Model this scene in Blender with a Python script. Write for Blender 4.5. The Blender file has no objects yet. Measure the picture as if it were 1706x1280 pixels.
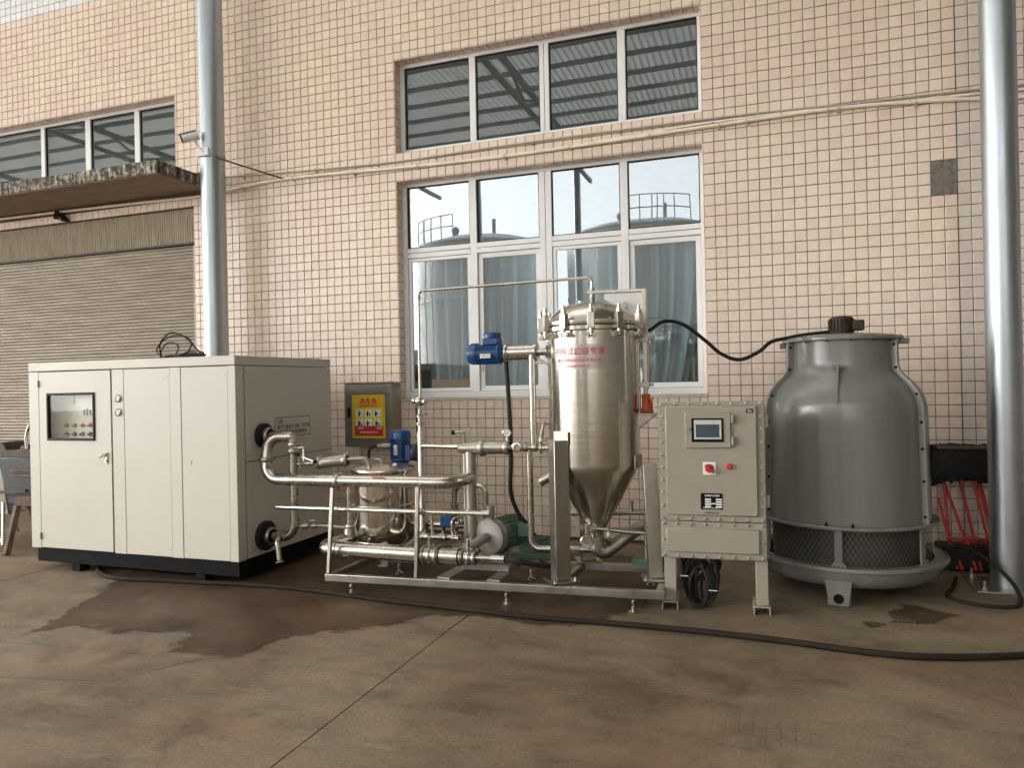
import bpy, bmesh, math, random
from mathutils import Vector, Matrix

S = bpy.context.scene
COL = S.collection
rnd = random.Random(11)
PI = math.pi
R = math.radians

# ------------------------------------------------------------------ camera
cd = bpy.data.cameras.new('camera')
cam = bpy.data.objects.new('camera', cd)
COL.objects.link(cam)
cd.sensor_width = 36.0
cd.lens = 26.06
cd.clip_start = 0.05
cd.clip_end = 400
yaw, roll = -0.34047, -0.02047
fw = Vector((math.sin(yaw), math.cos(yaw), 0))
rt = Vector((math.cos(yaw), -math.sin(yaw), 0))
up = Vector((0, 0, 1))
r2 = rt * math.cos(roll) + up * math.sin(roll)
u2 = -rt * math.sin(roll) + up * math.cos(roll)
cam.matrix_world = Matrix(((r2.x, u2.x, -fw.x, 0), (r2.y, u2.y, -fw.y, -7.274),
                           (r2.z, u2.z, -fw.z, 1.6), (0, 0, 0, 1)))
S.camera = cam

# ------------------------------------------------------------------ sky, sun, exposure
W = bpy.data.worlds.new('World')
S.world = W
W.use_nodes = True
wn = W.node_tree
wn.nodes.clear()
sky = wn.nodes.new('ShaderNodeTexSky')
sky.sky_type = 'NISHITA'
sky.sun_disc = False
sky.sun_elevation = R(32)
sky.sun_rotation = R(246)
sky.air_density = 1.2
sky.dust_density = 2.0
hs = wn.nodes.new('ShaderNodeHueSaturation')
hs.inputs['Saturation'].default_value = 0.07
bg = wn.nodes.new('ShaderNodeBackground')
bg.inputs['Strength'].default_value = 0.11
wo = wn.nodes.new('ShaderNodeOutputWorld')
wn.links.new(sky.outputs[0], hs.inputs['Color'])
wn.links.new(hs.outputs[0], bg.inputs['Color'])
wn.links.new(bg.outputs[0], wo.inputs['Surface'])

sd = bpy.data.lights.new('sun', 'SUN')
sd.energy = 1.6
sd.angle = R(45)
sd.color = (1.0, 0.95, 0.88)
sun = bpy.data.objects.new('sun', sd)
COL.objects.link(sun)
sun_dir = Vector((-math.sin(R(66)) * math.cos(R(32)), -math.cos(R(66)) * math.cos(R(32)), math.sin(R(32))))
sun.rotation_euler = sun_dir.to_track_quat('Z', 'Y').to_euler()
sun.location = (-8, -12, 9)

S.view_settings.view_transform = 'Standard'
S.view_settings.look = 'None'
S.view_settings.gamma = 1
S.view_settings.exposure = 2.56
S.view_settings.use_curve_mapping = False
S.cycles.use_denoising = True
S.cycles.max_bounces = 10
S.cycles.sample_clamp_indirect = 8


# ------------------------------------------------------------------ materials
class NT:
    def __init__(self, name):
        self.m = bpy.data.materials.new(name)
        self.m.use_nodes = True
        self.t = self.m.node_tree
        self.t.nodes.clear()
        self.out = self.n('ShaderNodeOutputMaterial')
        self.b = self.n('ShaderNodeBsdfPrincipled')
        self.l(self.b.outputs[0], self.out.inputs['Surface'])
        self._pos = None

    def n(self, typ, **kw):
        o = self.t.nodes.new(typ)
        for k, v in kw.items():
            setattr(o, k, v)
        return o

    def l(self, a, b):
        self.t.links.new(a, b)

    def set(self, **kw):
        for k, v in kw.items():
            k = k.replace('_', ' ')
            i = self.b.inputs[k]
            if isinstance(v, (tuple, list)):
                i.default_value = (*v, 1) if len(v) == 3 else v
            elif hasattr(v, 'links'):
                self.l(v, i)
            else:
                i.default_value = v

    def pos(self, scale=(1, 1, 1)):
        if self._pos is None:
            self._pos = self.n('ShaderNodeNewGeometry').outputs['Position']
        m = self.n('ShaderNodeMapping')
        m.inputs['Scale'].default_value = scale
        self.l(self._pos, m.inputs['Vector'])
        return m.outputs[0]

    def noise(self, scale, detail=4, rough=0.55, stretch=(1, 1, 1), dist=0.0):
        o = self.n('ShaderNodeTexNoise')
        o.inputs['Scale'].default_value = scale
        o.inputs['Detail'].default_value = detail
        o.inputs['Roughness'].default_value = rough
        o.inputs['Distortion'].default_value = dist
        self.l(self.pos(stretch), o.inputs['Vector'])
        return o.outputs['Fac']

    def ramp(self, fac, stops):
        o = self.n('ShaderNodeValToRGB')
        el = o.color_ramp.elements
        while len(el) < len(stops):
            el.new(0.5)
        for e, (p, c) in zip(el, stops):
            e.position = p
            e.color = (*c, 1) if isinstance(c, (tuple, list)) else (c, c, c, 1)
        self.l(fac, o.inputs[0])
        return o.outputs[0]

    def mix(self, fac, a, b, blend='MIX'):
        o = self.n('ShaderNodeMix', data_type='RGBA', blend_type=blend)
        for i, v in ((0, fac), (6, a), (7, b)):
            if hasattr(v, 'links'):
                self.l(v, o.inputs[i])
            elif isinstance(v, (tuple, list)):
                o.inputs[i].default_value = (*v, 1)
            else:
                o.inputs[i].default_value = v
        return o.outputs[2]

    def math(self, op, a, b=0.0, c=0.0, clamp=False):
        o = self.n('ShaderNodeMath', operation=op, use_clamp=clamp)
        for i, v in enumerate((a, b, c)):
            if hasattr(v, 'links'):
                self.l(v, o.inputs[i])
            else:
                o.inputs[i].default_value = v
        return o.outputs[0]

    def bump(self, h, strength=0.3, dist=0.01):
        o = self.n('ShaderNodeBump')
        o.inputs['Strength'].default_value = strength
        o.inputs['Distance'].default_value = dist
        self.l(h, o.inputs['Height'])
        self.l(o.outputs[0], self.b.inputs['Normal'])
        return o


M = {}


def paint(name, col, rough=0.45, metal=0.0, var=0.12, vscale=6, dirt=None, bump=0.0, stretch=(1, 1, 1), spec=0.5):
    t = NT(name)
    n1 = t.noise(vscale, 5, 0.6, stretch)
    lo = tuple(c * (1 - var) for c in col)
    hi = tuple(min(1, c * (1 + var)) for c in col)
    c = t.ramp(n1, [(0.3, lo), (0.7, hi)])
    if dirt:
        n2 = t.noise(vscale * 2.3, 7, 0.7, stretch)
        c = t.mix(t.ramp(n2, [(0.56, 0.0), (0.75, 1.0)]), c, dirt)
    t.set(Base_Color=c, Metallic=metal, Specular_IOR_Level=spec)
    r = t.ramp(t.noise(vscale * 4, 4, 0.6), [(0.3, rough * 0.8), (0.7, min(1, rough * 1.2))])
    t.set(Roughness=r)
    if bump:
        t.bump(t.noise(vscale * 12, 4), bump, 0.004)
    M[name] = t.m
    return t


def tile_mat(name, base, spread):
    t = NT(name)
    gi = t.n('ShaderNodeNewGeometry').outputs['Random Per Island']
    oi = t.n('ShaderNodeObjectInfo').outputs['Random']
    f = t.math('FRACT', t.math('ADD', gi, oi))
    c = t.ramp(f, [(0.0, tuple(b * (1 - spread) for b in base)), (0.25, (base[0] * .99, base[1] * .965, base[2] * .965)),
                   (0.5, base), (0.75, (base[0] * 1.0, base[1] * 1.015, base[2] * .98)),
                   (1.0, tuple(min(.9, b * (1 + spread)) for b in base))])
    big = t.ramp(t.noise(0.9, 3), [(0.35, (0.98, 0.945, 0.945)), (0.5, (1.0, 1.0, 1.0)), (0.65, (1.01, 1.02, 0.97))])
    c = t.mix(1.0, c, big, 'MULTIPLY')
    st = t.ramp(t.noise(2.2, 6, 0.65, (3.5, 1, 0.35)), [(0.60, 0.0), (0.80, 0.22)])
    c = t.mix(st, c, (0.36, 0.27, 0.19))
    sp = t.ramp(t.noise(38, 3, 0.5), [(0.74, 0.0), (0.80, 0.35)])
    c = t.mix(sp, c, (0.2, 0.15, 0.1))
    t.set(Base_Color=c, Roughness=t.ramp(t.noise(9, 3), [(0.3, 0.2), (0.7, 0.36)]), Specular_IOR_Level=0.5)
    t.bump(t.noise(14, 2), 0.10, 0.006)
    M[name] = t.m


tile_mat('tile', (0.765, 0.62, 0.51), 0.045)
tile_mat('tile_pale', (0.70, 0.61, 0.54), 0.035)
tile_mat('tile_white', (0.78, 0.80, 0.81), 0.05)
paint('grout', (0.115, 0.075, 0.048), 0.9, var=0.3, vscale=9)
paint('mortar', (0.20, 0.175, 0.145), 0.95, var=0.3, vscale=16, dirt=(0.13, 0.1, 0.08), bump=0.8)
paint('plaster_cream', (0.60, 0.52, 0.42), 0.8, var=0.15, vscale=12)
paint('room', (0.26, 0.28, 0.28), 0.9)
paint('pvc', (0.82, 0.81, 0.79), 0.4, var=0.03, vscale=5)
paint('shutter', (0.31, 0.262, 0.20), 0.5, metal=0.25, var=0.2, vscale=4, dirt=(0.20, 0.16, 0.115), stretch=(.5, 1, 4))
paint('shutter_box', (0.41, 0.35, 0.255), 0.55, metal=0.1, var=0.2, vscale=5, dirt=(0.25, 0.19, 0.12), stretch=(4, 1, .6))
paint('cream_metal', (0.565, 0.53, 0.455), 0.38, var=0.03, vscale=1.5)
paint('beige_metal', (0.31, 0.275, 0.218), 0.42, var=0.05, vscale=3)
paint('black_metal', (0.006, 0.0065, 0.007), 0.75, spec=0.12)
paint('dark_gap', (0.03, 0.028, 0.025), 0.8)
paint('black_rubber', (0.016, 0.016, 0.016), 0.6, var=0.3, vscale=20, spec=0.3)
paint('hose_black', (0.022, 0.017, 0.012), 0.75, spec=0.15, var=0.3, vscale=8)
paint('blue_paint', (0.010, 0.060, 0.185), 0.35, var=0.15, vscale=14, dirt=(0.02, 0.05, 0.11))
paint('navy_plastic', (0.02, 0.035, 0.06), 0.45)
paint('green_paint', (0.10, 0.16, 0.11), 0.45, var=0.2, vscale=12, dirt=(0.07, 0.08, 0.06))
paint('pump_gray', (0.27, 0.25, 0.22), 0.5, metal=0.3, var=0.2, vscale=14)
paint('red_paint', (0.42, 0.03, 0.022), 0.45, var=0.2, vscale=12, dirt=(0.2, 0.03, 0.03))
paint('orange_paint', (0.50, 0.13, 0.03), 0.45, var=0.2, vscale=30, dirt=(0.5, 0.25, 0.05))
paint('frp', (0.178, 0.177, 0.152), 0.24, var=0.13, vscale=1.5, stretch=(6, 6, .3))
M['frp'].node_tree.nodes['Principled BSDF'].inputs['Roughness'].links and M['frp'].node_tree.links.remove(M['frp'].node_tree.nodes['Principled BSDF'].inputs['Roughness'].links[0])
M['frp'].node_tree.nodes['Principled BSDF'].inputs['Roughness'].default_value = 0.22
paint('frp_rim', (0.20, 0.195, 0.17), 0.5, var=0.2, vscale=5)
paint('mesh_metal', (0.13, 0.12, 0.10), 0.55, metal=0.5)
paint('fill_dark', (0.06, 0.055, 0.045), 0.9, var=0.4, vscale=6)
paint('rust_dark', (0.045, 0.03, 0.02), 0.6, metal=0.3, var=0.5, vscale=20, dirt=(0.12, 0.05, 0.02))
paint('wood', (0.12, 0.072, 0.050), 0.75, var=0.3, vscale=9, stretch=(1, 1, .15), dirt=(0.09, 0.05, 0.03))
paint('cardboard', (0.42, 0.23, 0.12), 0.85, var=0.08)
paint('box_steel', (0.36, 0.32, 0.26), 0.36, metal=0.75, var=0.12, vscale=3, stretch=(1, 1, 6))
paint('curtain', (0.265, 0.35, 0.40), 0.9, var=0.06, vscale=4)
paint('white_paint', (0.75, 0.74, 0.71), 0.45, var=0.05)
paint('tank_white', (0.80, 0.82, 0.82), 0.5, var=0.08, vscale=1, stretch=(2, 2, .3))
paint('tank_dark', (0.30, 0.34, 0.35), 0.6, var=0.08, vscale=1)
paint('roof_steel', (0.30, 0.34, 0.35), 0.5, metal=0.2)
paint('conduit', (0.82, 0.73, 0.60), 0.5, var=0.1)
paint('conduit_gray', (0.40, 0.35, 0.29), 0.5, var=0.1)
paint('yellow_print', (0.72, 0.56, 0.02), 0.45, var=0.06)
paint('orange_print', (0.78, 0.37, 0.02), 0.45)
paint('red_print', (0.50, 0.02, 0.02), 0.45, var=0.05)
paint('red_ink', (0.28, 0.015, 0.008), 0.5)
paint('black_ink', (0.015, 0.015, 0.015), 0.5)
paint('white_print', (0.72, 0.74, 0.72), 0.5)
paint('label_bg', (0.57, 0.53, 0.45), 0.5, var=0.03)
paint('screen_gray', (0.50, 0.54, 0.54), 0.3)
paint('screen_dark', (0.055, 0.075, 0.09), 0.12)
paint('net_black', (0.015, 0.014, 0.015), 0.8, var=0.5, vscale=30, bump=0.8)
paint('grey_bin', (0.045, 0.048, 0.056), 0.5, var=0.2, vscale=6)
paint('far_wall', (0.38, 0.43, 0.46), 0.85, var=0.1, vscale=1)
paint('blocker_dark', (0.15, 0.14, 0.125), 0.85, var=0.15, vscale=1)  # dark tone of the unseen wall added to block light
paint('red_sticker', (0.40, 0.10, 0.11), 0.4)
paint('orange_cloth', (0.36, 0.07, 0.035), 0.8, var=0.3, vscale=20)


def steel(name, col, rough, streak=(14, 14, 0.5), smear=None, aniso=0.0, bumpy=False):
    t = NT(name)
    if aniso:
        tg = t.n('ShaderNodeTangent', direction_type='RADIAL', axis='Z')
        t.l(tg.outputs[0], t.b.inputs['Tangent'])
        t.set(Anisotropic=aniso, Anisotropic_Rotation=0.25)
    n = t.noise(7, 5, 0.6, streak)
    c = t.ramp(n, [(0.3, tuple(x * .86 for x in col)), (0.7, tuple(min(1, x * 1.06) for x in col))])
    if smear:
        n2 = t.noise(5, 6, 0.65)
        c = t.mix(t.ramp(n2, [(0.5, 0.0), (0.72, 0.55)]), c, smear)
    t.set(Base_Color=c, Metallic=1.0,
          Roughness=t.ramp(t.noise(9, 5, 0.6, streak), [(0.25, rough * .75), (0.75, rough * 1.3)]))
    if bumpy:
        t.bump(t.noise(30, 3, 0.5, streak), 0.02, 0.002)
    M[name] = t.m


steel('steel', (0.58, 0.54, 0.475), 0.25)
steel('steel_pipe', (0.55, 0.51, 0.445), 0.27, (1.2, 1.2, 1.2), (0.42, 0.385, 0.33))
steel('steel_dull', (0.45, 0.41, 0.35), 0.40, (1.5, 1.5, 1.5), (0.34, 0.30, 0.25))
steel('steel_frame', (0.48, 0.45, 0.385), 0.34, (1.5, 1.5, 1.5), (0.40, 0.37, 0.31))
steel('steel_polish', (0.70, 0.65, 0.57), 0.13, (10, 10, .6))
steel('steel_brushed', (0.66, 0.62, 0.55), 0.20, (.6, .6, 9), aniso=0.8)
steel('galv', (0.45, 0.49, 0.505), 0.40, (2, 2, .2), (0.42, 0.45, 0.46))

# window glass: the same clear coated sheet everywhere
t = NT('glass')
tr = t.n('ShaderNodeBsdfTransparent')
tr.inputs['Color'].default_value = (0.90, 0.94, 0.94, 1)
gl = t.n('ShaderNodeBsdfGlossy')
gl.inputs['Color'].default_value = (0.92, 0.97, 1.0, 1)
gl.inputs['Roughness'].default_value = 0.0
lw = t.n('ShaderNodeLayerWeight')
lw.inputs['Blend'].default_value = 0.5
mx = t.n('ShaderNodeMixShader')
fac = t.math('ADD', t.math('MULTIPLY', t.math('POWER', lw.outputs['Facing'], 4.0), 0.8), 0.15, clamp=True)
t.l(fac, mx.inputs[0])
t.l(tr.outputs[0], mx.inputs[1])
t.l(gl.outputs[0], mx.inputs[2])
b_ = t.n('ShaderNodeBump')
b_.inputs['Strength'].default_value = 0.022
b_.inputs['Distance'].default_value = 0.02
t.l(t.noise(1.6, 1), b_.inputs['Height'])
t.l(b_.outputs[0], gl.inputs['Normal'])
df = t.n('ShaderNodeBsdfDiffuse')
df.inputs['Color'].default_value = (0.80, 0.82, 0.80, 1)
dm = t.n('ShaderNodeMixShader')
t.l(t.ramp(t.noise(2.5, 5, 0.65, (1, 1, .6)), [(0.3, 0.008), (0.75, 0.04)]), dm.inputs[0])
t.l(mx.outputs[0], dm.inputs[1])
t.l(df.outputs[0], dm.inputs[2])
t.l(dm.outputs[0], t.out.inputs['Surface'])
M['glass'] = t.m


t = NT('acrylic')
tr = t.n('ShaderNodeBsdfTransparent')
tr.inputs['Color'].default_value = (0.95, 0.96, 0.93, 1)
gl = t.n('ShaderNodeBsdfGlossy')
gl.inputs['Roughness'].default_value = 0.02
lw = t.n('ShaderNodeLayerWeight')
lw.inputs['Blend'].default_value = 0.5
mx = t.n('ShaderNodeMixShader')
t.l(t.math('ADD', t.math('MULTIPLY', t.math('POWER', lw.outputs['Facing'], 5.0), 0.9), 0.04, clamp=True), mx.inputs[0])
t.l(tr.outputs[0], mx.inputs[1])
t.l(gl.outputs[0], mx.inputs[2])
t.l(mx.outputs[0], t.out.inputs['Surface'])
M['acrylic'] = t.m

# roof sheets: translucency added to brighten the facade and the mirrored roof
for nm_, thru in (('roof_sheet', 0.14), ('fill_light_sheet', 0.50), ('metal_sheet', 0.0)):
    t = NT(nm_)
    c = t.ramp(t.noise(.8, 4), [(0.3, (0.56, 0.60, 0.60)), (0.7, (0.70, 0.74, 0.73))])
    t.set(Base_Color=c, Roughness=0.6)
    tl = t.n('ShaderNodeBsdfTranslucent')
    tl.inputs['Color'].default_value = (0.86, 0.86, 0.83, 1)
    mx = t.n('ShaderNodeMixShader')
    mx.inputs[0].default_value = thru
    t.l(t.b.outputs[0], mx.inputs[1])
    t.l(tl.outputs[0], mx.inputs[2])
    t.l(mx.outputs[0], t.out.inputs['Surface'])
    M[nm_] = t.m


def concrete(name, wet=False):
    t = NT(name)
    a = t.noise(0.55, 8, 0.62, dist=0.6)
    c = t.ramp(a, [(0.30, (0.105, 0.075, 0.048)), (0.44, (0.168, 0.126, 0.083)), (0.56, (0.222, 0.172, 0.116)), (0.72, (0.210, 0.174, 0.128))])
    b = t.ramp(t.noise(2.3, 9, 0.72, (1, 1.7, 1), 0.4), [(0.30, (0.62, 0.59, 0.55)), (0.48, (0.97, 0.97, 0.97)), (0.54, (1.04, 1.04, 1.02)), (0.72, (1.24, 1.22, 1.15))])
    c = t.mix(1.0, c, b, 'MULTIPLY')
    fine = t.ramp(t.noise(48, 8, 0.82), [(0.34, (0.60, 0.58, 0.56)), (0.66, (1.26, 1.26, 1.25))])
    c = t.mix(1.0, c, fine, 'MULTIPLY')
    # pinkish rust washes and oil stains
    c = t.mix(t.ramp(t.noise(0.8, 5, 0.6, (1, 1.8, 1)), [(0.52, 0.0), (0.66, 0.42)]), c, (0.25, 0.145, 0.09))
    c = t.mix(t.ramp(t.noise(1.35, 6, 0.6, (1, 1.3, 1), .8), [(0.57, 0.0), (0.70, 0.60)]), c, (0.075, 0.052, 0.036))
    c = t.mix(t.ramp(t.noise(70, 2, 0.5), [(0.70, 0.0), (0.76, 0.5)]), c, (0.07, 0.05, 0.035))
    # grooves drawn across the slab while it was soft, in worn patches
    wv = t.n('ShaderNodeTexWave', wave_type='BANDS', bands_direction='X')
    wv.inputs['Scale'].default_value = 5.2
    wv.inputs['Distortion'].default_value = 1.1
    wv.inputs['Detail'].default_value = 1.5
    t.l(t.pos((1, 0.25, 1)), wv.inputs['Vector'])
    groove = t.ramp(wv.outputs['Fac'], [(0.0, 1.0), (0.13, 0.0)])
    patch = t.ramp(t.noise(0.9, 4, 0.6), [(0.53, 0.0), (0.63, 1.0)])
    g = t.math('MULTIPLY', groove, patch)
    c = t.mix(t.math('MULTIPLY', g, 0.20), c, (0.07, 0.05, 0.035))
    sc = t.ramp(t.noise(3.0, 3, 0.5, (0.35, 6, 1), 2.5), [(0.66, 0.0), (0.70, 0.20)])
    c = t.mix(sc, c, (0.36, 0.31, 0.25))
    h = t.math('SUBTRACT', t.math('MULTIPLY', t.noise(34, 7, 0.7), 0.5), t.math('MULTIPLY', g, 0.22))
    if wet:
        c = t.mix(1.0, c, (0.45, 0.36, 0.295), 'MULTIPLY')
        t.set(Base_Color=c, Roughness=t.ramp(t.noise(2.2, 5, 0.6), [(0.35, 0.42), (0.65, 0.72)]), Specular_IOR_Level=0.3)
        t.bump(h, 0.12, 0.006)
        at = t.n('ShaderNodeAttribute', attribute_name='depth')
        e = t.math('ADD', at.outputs['Fac'], t.math('MULTIPLY', t.math('SUBTRACT', t.noise(6, 6, 0.7), 0.5), 0.36))
        al = t.ramp(e, [(0.0, 0.0), (0.07, 0.80), (0.35, 1.0)])
        t.set(Alpha=al)
    else:
        t.set(Base_Color=c, Roughness=t.ramp(t.noise(3.0, 6), [(0.3, 0.55), (0.7, 0.85)]), Specular_IOR_Level=0.35)
        t.bump(h, 0.40, 0.008)
    M[name] = t.m


paint('joint_dirt', (0.035, 0.026, 0.018), 0.95)
concrete('concrete')
concrete('concrete_wet', True)

# stained canopy concrete: streaks running down the weathered edge
t = NT('canopy_concrete')
n1 = t.math('ADD', t.math('MULTIPLY', t.noise(3.0, 6, 0.65, (5, 5, .9)), 0.55), t.math('MULTIPLY', t.noise(22, 7, 0.75), 0.45))
c = t.ramp(n1, [(0.40, (0.022, 0.019, 0.013)), (0.475, (0.085, 0.07, 0.05)), (0.52, (0.24, 0.215, 0.17)), (0.60, (0.60, 0.56, 0.48))])
t.set(Base_Color=c, Roughness=0.9)
t.bump(t.noise(30, 6, .7), 0.6, 0.01)
M['canopy_concrete'] = t.m
paint('soffit', (0.26, 0.195, 0.14), 0.9, var=0.2, vscale=3, dirt=(0.14, 0.09, 0.06), stretch=(1, 3, 1))


# ------------------------------------------------------------------ mesh helpers
ORG = {}


def fillet(pts, rad, seg=6):
    pts = [Vector(p) for p in pts]
    if rad <= 0 or len(pts) < 3:
        return pts
    out = [pts[0]]
    for i in range(1, len(pts) - 1):
        a, b, c = pts[i - 1], pts[i], pts[i + 1]
        d1, d2 = (a - b), (c - b)
        l1, l2 = d1.length, d2.length
        d1.normalize()
        d2.normalize()
        ang = d1.angle(d2)
        if ang > PI - 0.02:
            out.append(b)
            continue
        tl = min(rad / math.tan(ang / 2), l1 * .49, l2 * .49)
        p1, p2 = b + d1 * tl, b + d2 * tl
        rr = tl * math.tan(ang / 2)
        ctr = b + (d1 + d2).normalized() * (rr / math.sin(ang / 2))
        v1, v2 = p1 - ctr, p2 - ctr
        th = v1.angle(v2)
        ax = v1.cross(v2).normalized()
        for k in range(seg + 1):
            out.append(ctr + Matrix.Rotation(th * k / seg, 3, ax) @ v1)
    out.append(pts[-1])
    return out


def spline(pts, sub=8):
    pts = [Vector(p) for p in pts]
    P = [pts[0] * 2 - pts[1]] + pts + [pts[-1] * 2 - pts[-2]]
    out = []
    for i in range(1, len(P) - 2):
        for k in range(sub):
            s = k / sub
            a, b, c, d = P[i - 1], P[i], P[i + 1], P[i + 2]
            out.append(0.5 * ((2 * b) + (c - a) * s + (2 * a - 5 * b + 4 * c - d) * s * s + (3 * b - a - 3 * c + d) * s ** 3))
    out.append(pts[-1])
    return out


class MB:
    def __init__(self):
        self.bm = bmesh.new()

    def quad(self, *vs):
        self.bm.faces.new([self.bm.verts.new(v) for v in vs])
        return self

    def hexa(self, c):
        v = [self.bm.verts.new(p) for p in c]
        for f in ((0, 3, 2, 1), (4, 5, 6, 7), (0, 1, 5, 4), (1, 2, 6, 5), (2, 3, 7, 6), (3, 0, 4, 7)):
            self.bm.faces.new([v[i] for i in f])
        return self

    def box(self, x0, x1, y0, y1, z0, z1):
        return self.hexa([(x0, y0, z0), (x1, y0, z0), (x1, y1, z0), (x0, y1, z0),
                          (x0, y0, z1), (x1, y0, z1), (x1, y1, z1), (x0, y1, z1)])

    def beam(self, p0, p1, w, h, upv=(0, 0, 1)):
        p0, p1 = Vector(p0), Vector(p1)
        d = (p1 - p0).normalized()
        u = Vector(upv)
        s = d.cross(u)
        if s.length < 1e-4:
            u = Vector((0, 1, 0))
            s = d.cross(u)
        s.normalize()
        u = s.cross(d).normalized()
        s, u = s * w / 2, u * h / 2
        return self.hexa([p0 - s - u, p0 + s - u, p1 + s - u, p1 - s - u, p0 - s + u, p0 + s + u, p1 + s + u, p1 - s + u])

    def tube(self, pts, r, n=14, cap=True):
        pts = [Vector(p) for p in pts]
        rs = r if isinstance(r, (list, tuple)) else [r] * len(pts)
        rings = []
        nrm = None
        for i, p in enumerate(pts):
            if i == 0:
                d = pts[1] - pts[0]
            elif i == len(pts) - 1:
                d = pts[-1] - pts[-2]
            else:
                d = (pts[i + 1] - p).normalized() + (p - pts[i - 1]).normalized()
            d.normalize()
            if nrm is None:
                nrm = d.orthogonal().normalized()
            else:
                nrm = (nrm - d * nrm.dot(d))
                nrm = nrm.normalized() if nrm.length > 1e-6 else d.orthogonal().normalized()
            b = d.cross(nrm)
            rings.append([self.bm.verts.new(p + (nrm * math.cos(2 * PI * k / n) + b * math.sin(2 * PI * k / n)) * rs[i]) for k in range(n)])
        for a, b in zip(rings, rings[1:]):
            for k in range(n):
                self.bm.faces.new((a[k], a[(k + 1) % n], b[(k + 1) % n], b[k]))
        if cap:
            self.bm.faces.new(rings[0][::-1])
            self.bm.faces.new(rings[-1])
        return self

    def cyl(self, p0, p1, r, r1=None, n=20):
        return self.tube([p0, p1], [r, r if r1 is None else r1], n)

    def rev(self, c, axis, prof, n=32, a0=0.0, a1=2 * PI, ref=None):
        """surface of revolution: prof is (radius, distance along axis)"""
        c = Vector(c)
        ax = Vector(axis).normalized()
        u = Vector(ref).normalized() if ref else ax.orthogonal().normalized()
        v = ax.cross(u)
        full = abs(a1 - a0 - 2 * PI) < 1e-6
        m = n if full else n + 1
        rings = []
        for (r, h) in prof:
            if r < 1e-5 and full:
                rings.append([self.bm.verts.new(c + ax * h)])
            else:
                rings.append([self.bm.verts.new(c + ax * h + (u * math.cos(a0 + (a1 - a0) * k / n) + v * math.sin(a0 + (a1 - a0) * k / n)) * r) for k in range(m)])
        for a, b in zip(rings, rings[1:]):
            for k in range(n):
                k2 = (k + 1) % m
                if len(a) == 1 and len(b) == 1:
                    continue
                if len(a) == 1:
                    self.bm.faces.new((a[0], b[k2], b[k]))
                elif len(b) == 1:
                    self.bm.faces.new((a[k], a[k2], b[0]))
                else:
                    self.bm.faces.new((a[k], a[k2], b[k2], b[k]))
        return self

    def ball(self, c, r, n=14):
        m = n // 2
        return self.rev(c, (0, 0, 1), [(r * math.sin(PI * i / m), -r * math.cos(PI * i / m)) for i in range(m + 1)], n)

    def ring(self, c, axis, R0, r, n=28, m=8):
        c = Vector(c)
        ax = Vector(axis).normalized()
        u = ax.orthogonal().normalized()
        v = ax.cross(u)
        g = []
        for i in range(n):
            a = 2 * PI * i / n
            d = u * math.cos(a) + v * math.sin(a)
            g.append([self.bm.verts.new(c + d * (R0 + r * math.cos(2 * PI * k / m)) + ax * r * math.sin(2 * PI * k / m)) for k in range(m)])
        for i in range(n):
            a, b = g[i], g[(i + 1) % n]
            for k in range(m):
                self.bm.faces.new((a[k], b[k], b[(k + 1) % m], a[(k + 1) % m]))
        return self

    def prism(self, poly, off):
        """extrude a planar outline (list of 3d points) by the vector off"""
        off = Vector(off)
        a = [self.bm.verts.new(p) for p in poly]
        b = [self.bm.verts.new(Vector(p) + off) for p in poly]
        n = len(a)
        self.bm.faces.new(a[::-1])
        self.bm.faces.new(b)
        for i in range(n):
            self.bm.faces.new((a[i], a[(i + 1) % n], b[(i + 1) % n], b[i]))
        return self

    def frame(self, x0, x1, z0, z1, w, y0, y1):
        """rectangular picture-frame in the xz plane, four butted bars"""
        self.box(x0, x1, y0, y1, z0, z0 + w)
        self.box(x0, x1, y0, y1, z1 - w, z1)
        self.box(x0, x0 + w, y0, y1, z0 + w, z1 - w)
        self.box(x1 - w, x1, y0, y1, z0 + w, z1 - w)
        return self

    def build(self, name, mat, parent=None, label=None, bevel=0.0, smooth=True, angle=38, loc=None, kind=None):
        bm = self.bm
        bmesh.ops.recalc_face_normals(bm, faces=bm.faces[:])
        if parent is not None:
            o0 = ORG[parent.name]
        elif loc is not None:
            o0 = Vector(loc)
        else:
            xs = [v.co.x for v in bm.verts]
            ys = [v.co.y for v in bm.verts]
            zs = [v.co.z for v in bm.verts]
            o0 = Vector(((min(xs) + max(xs)) / 2, (min(ys) + max(ys)) / 2, min(zs)))
        bmesh.ops.translate(bm, verts=bm.verts[:], vec=-o0)
        me = bpy.data.meshes.new(name)
        bm.to_mesh(me)
        bm.free()
        return finish(name, me, mat, parent, o0, label, bevel, smooth, angle, kind)


def finish(name, me, mat, parent, o0, label=None, bevel=0.0, smooth=True, angle=38, kind=None):
    me.materials.append(M[mat] if isinstance(mat, str) else mat)
    if smooth:
        me.polygons.foreach_set('use_smooth', [True] * len(me.polygons))
        me.set_sharp_from_angle(angle=R(angle))
    o = bpy.data.objects.new(name, me)
    COL.objects.link(o)
    if parent is not None:
        o.parent = parent
    else:
        o.location = o0
    ORG[o.name] = Vector(o0)
    if label:
        o['label'] = label
    if kind:
        o['kind'] = kind
    if bevel:
        md = o.modifiers.new('edge', 'BEVEL')
        md.width = bevel
        md.segments = 2
        md.limit_method = 'ANGLE'
        md.angle_limit = R(40)
    return o


def thing(name, label, cat, loc, group=None, rotz=0.0):
    o = bpy.data.objects.new(name, None)
    o.empty_display_size = 0.1
    COL.objects.link(o)
    o.location = loc
    o.rotation_euler = (0, 0, rotz)
    o['label'] = label
    o['category'] = cat
    if group:
        o['group'] = group
    ORG[o.name] = Vector(loc)
    return o


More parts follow.
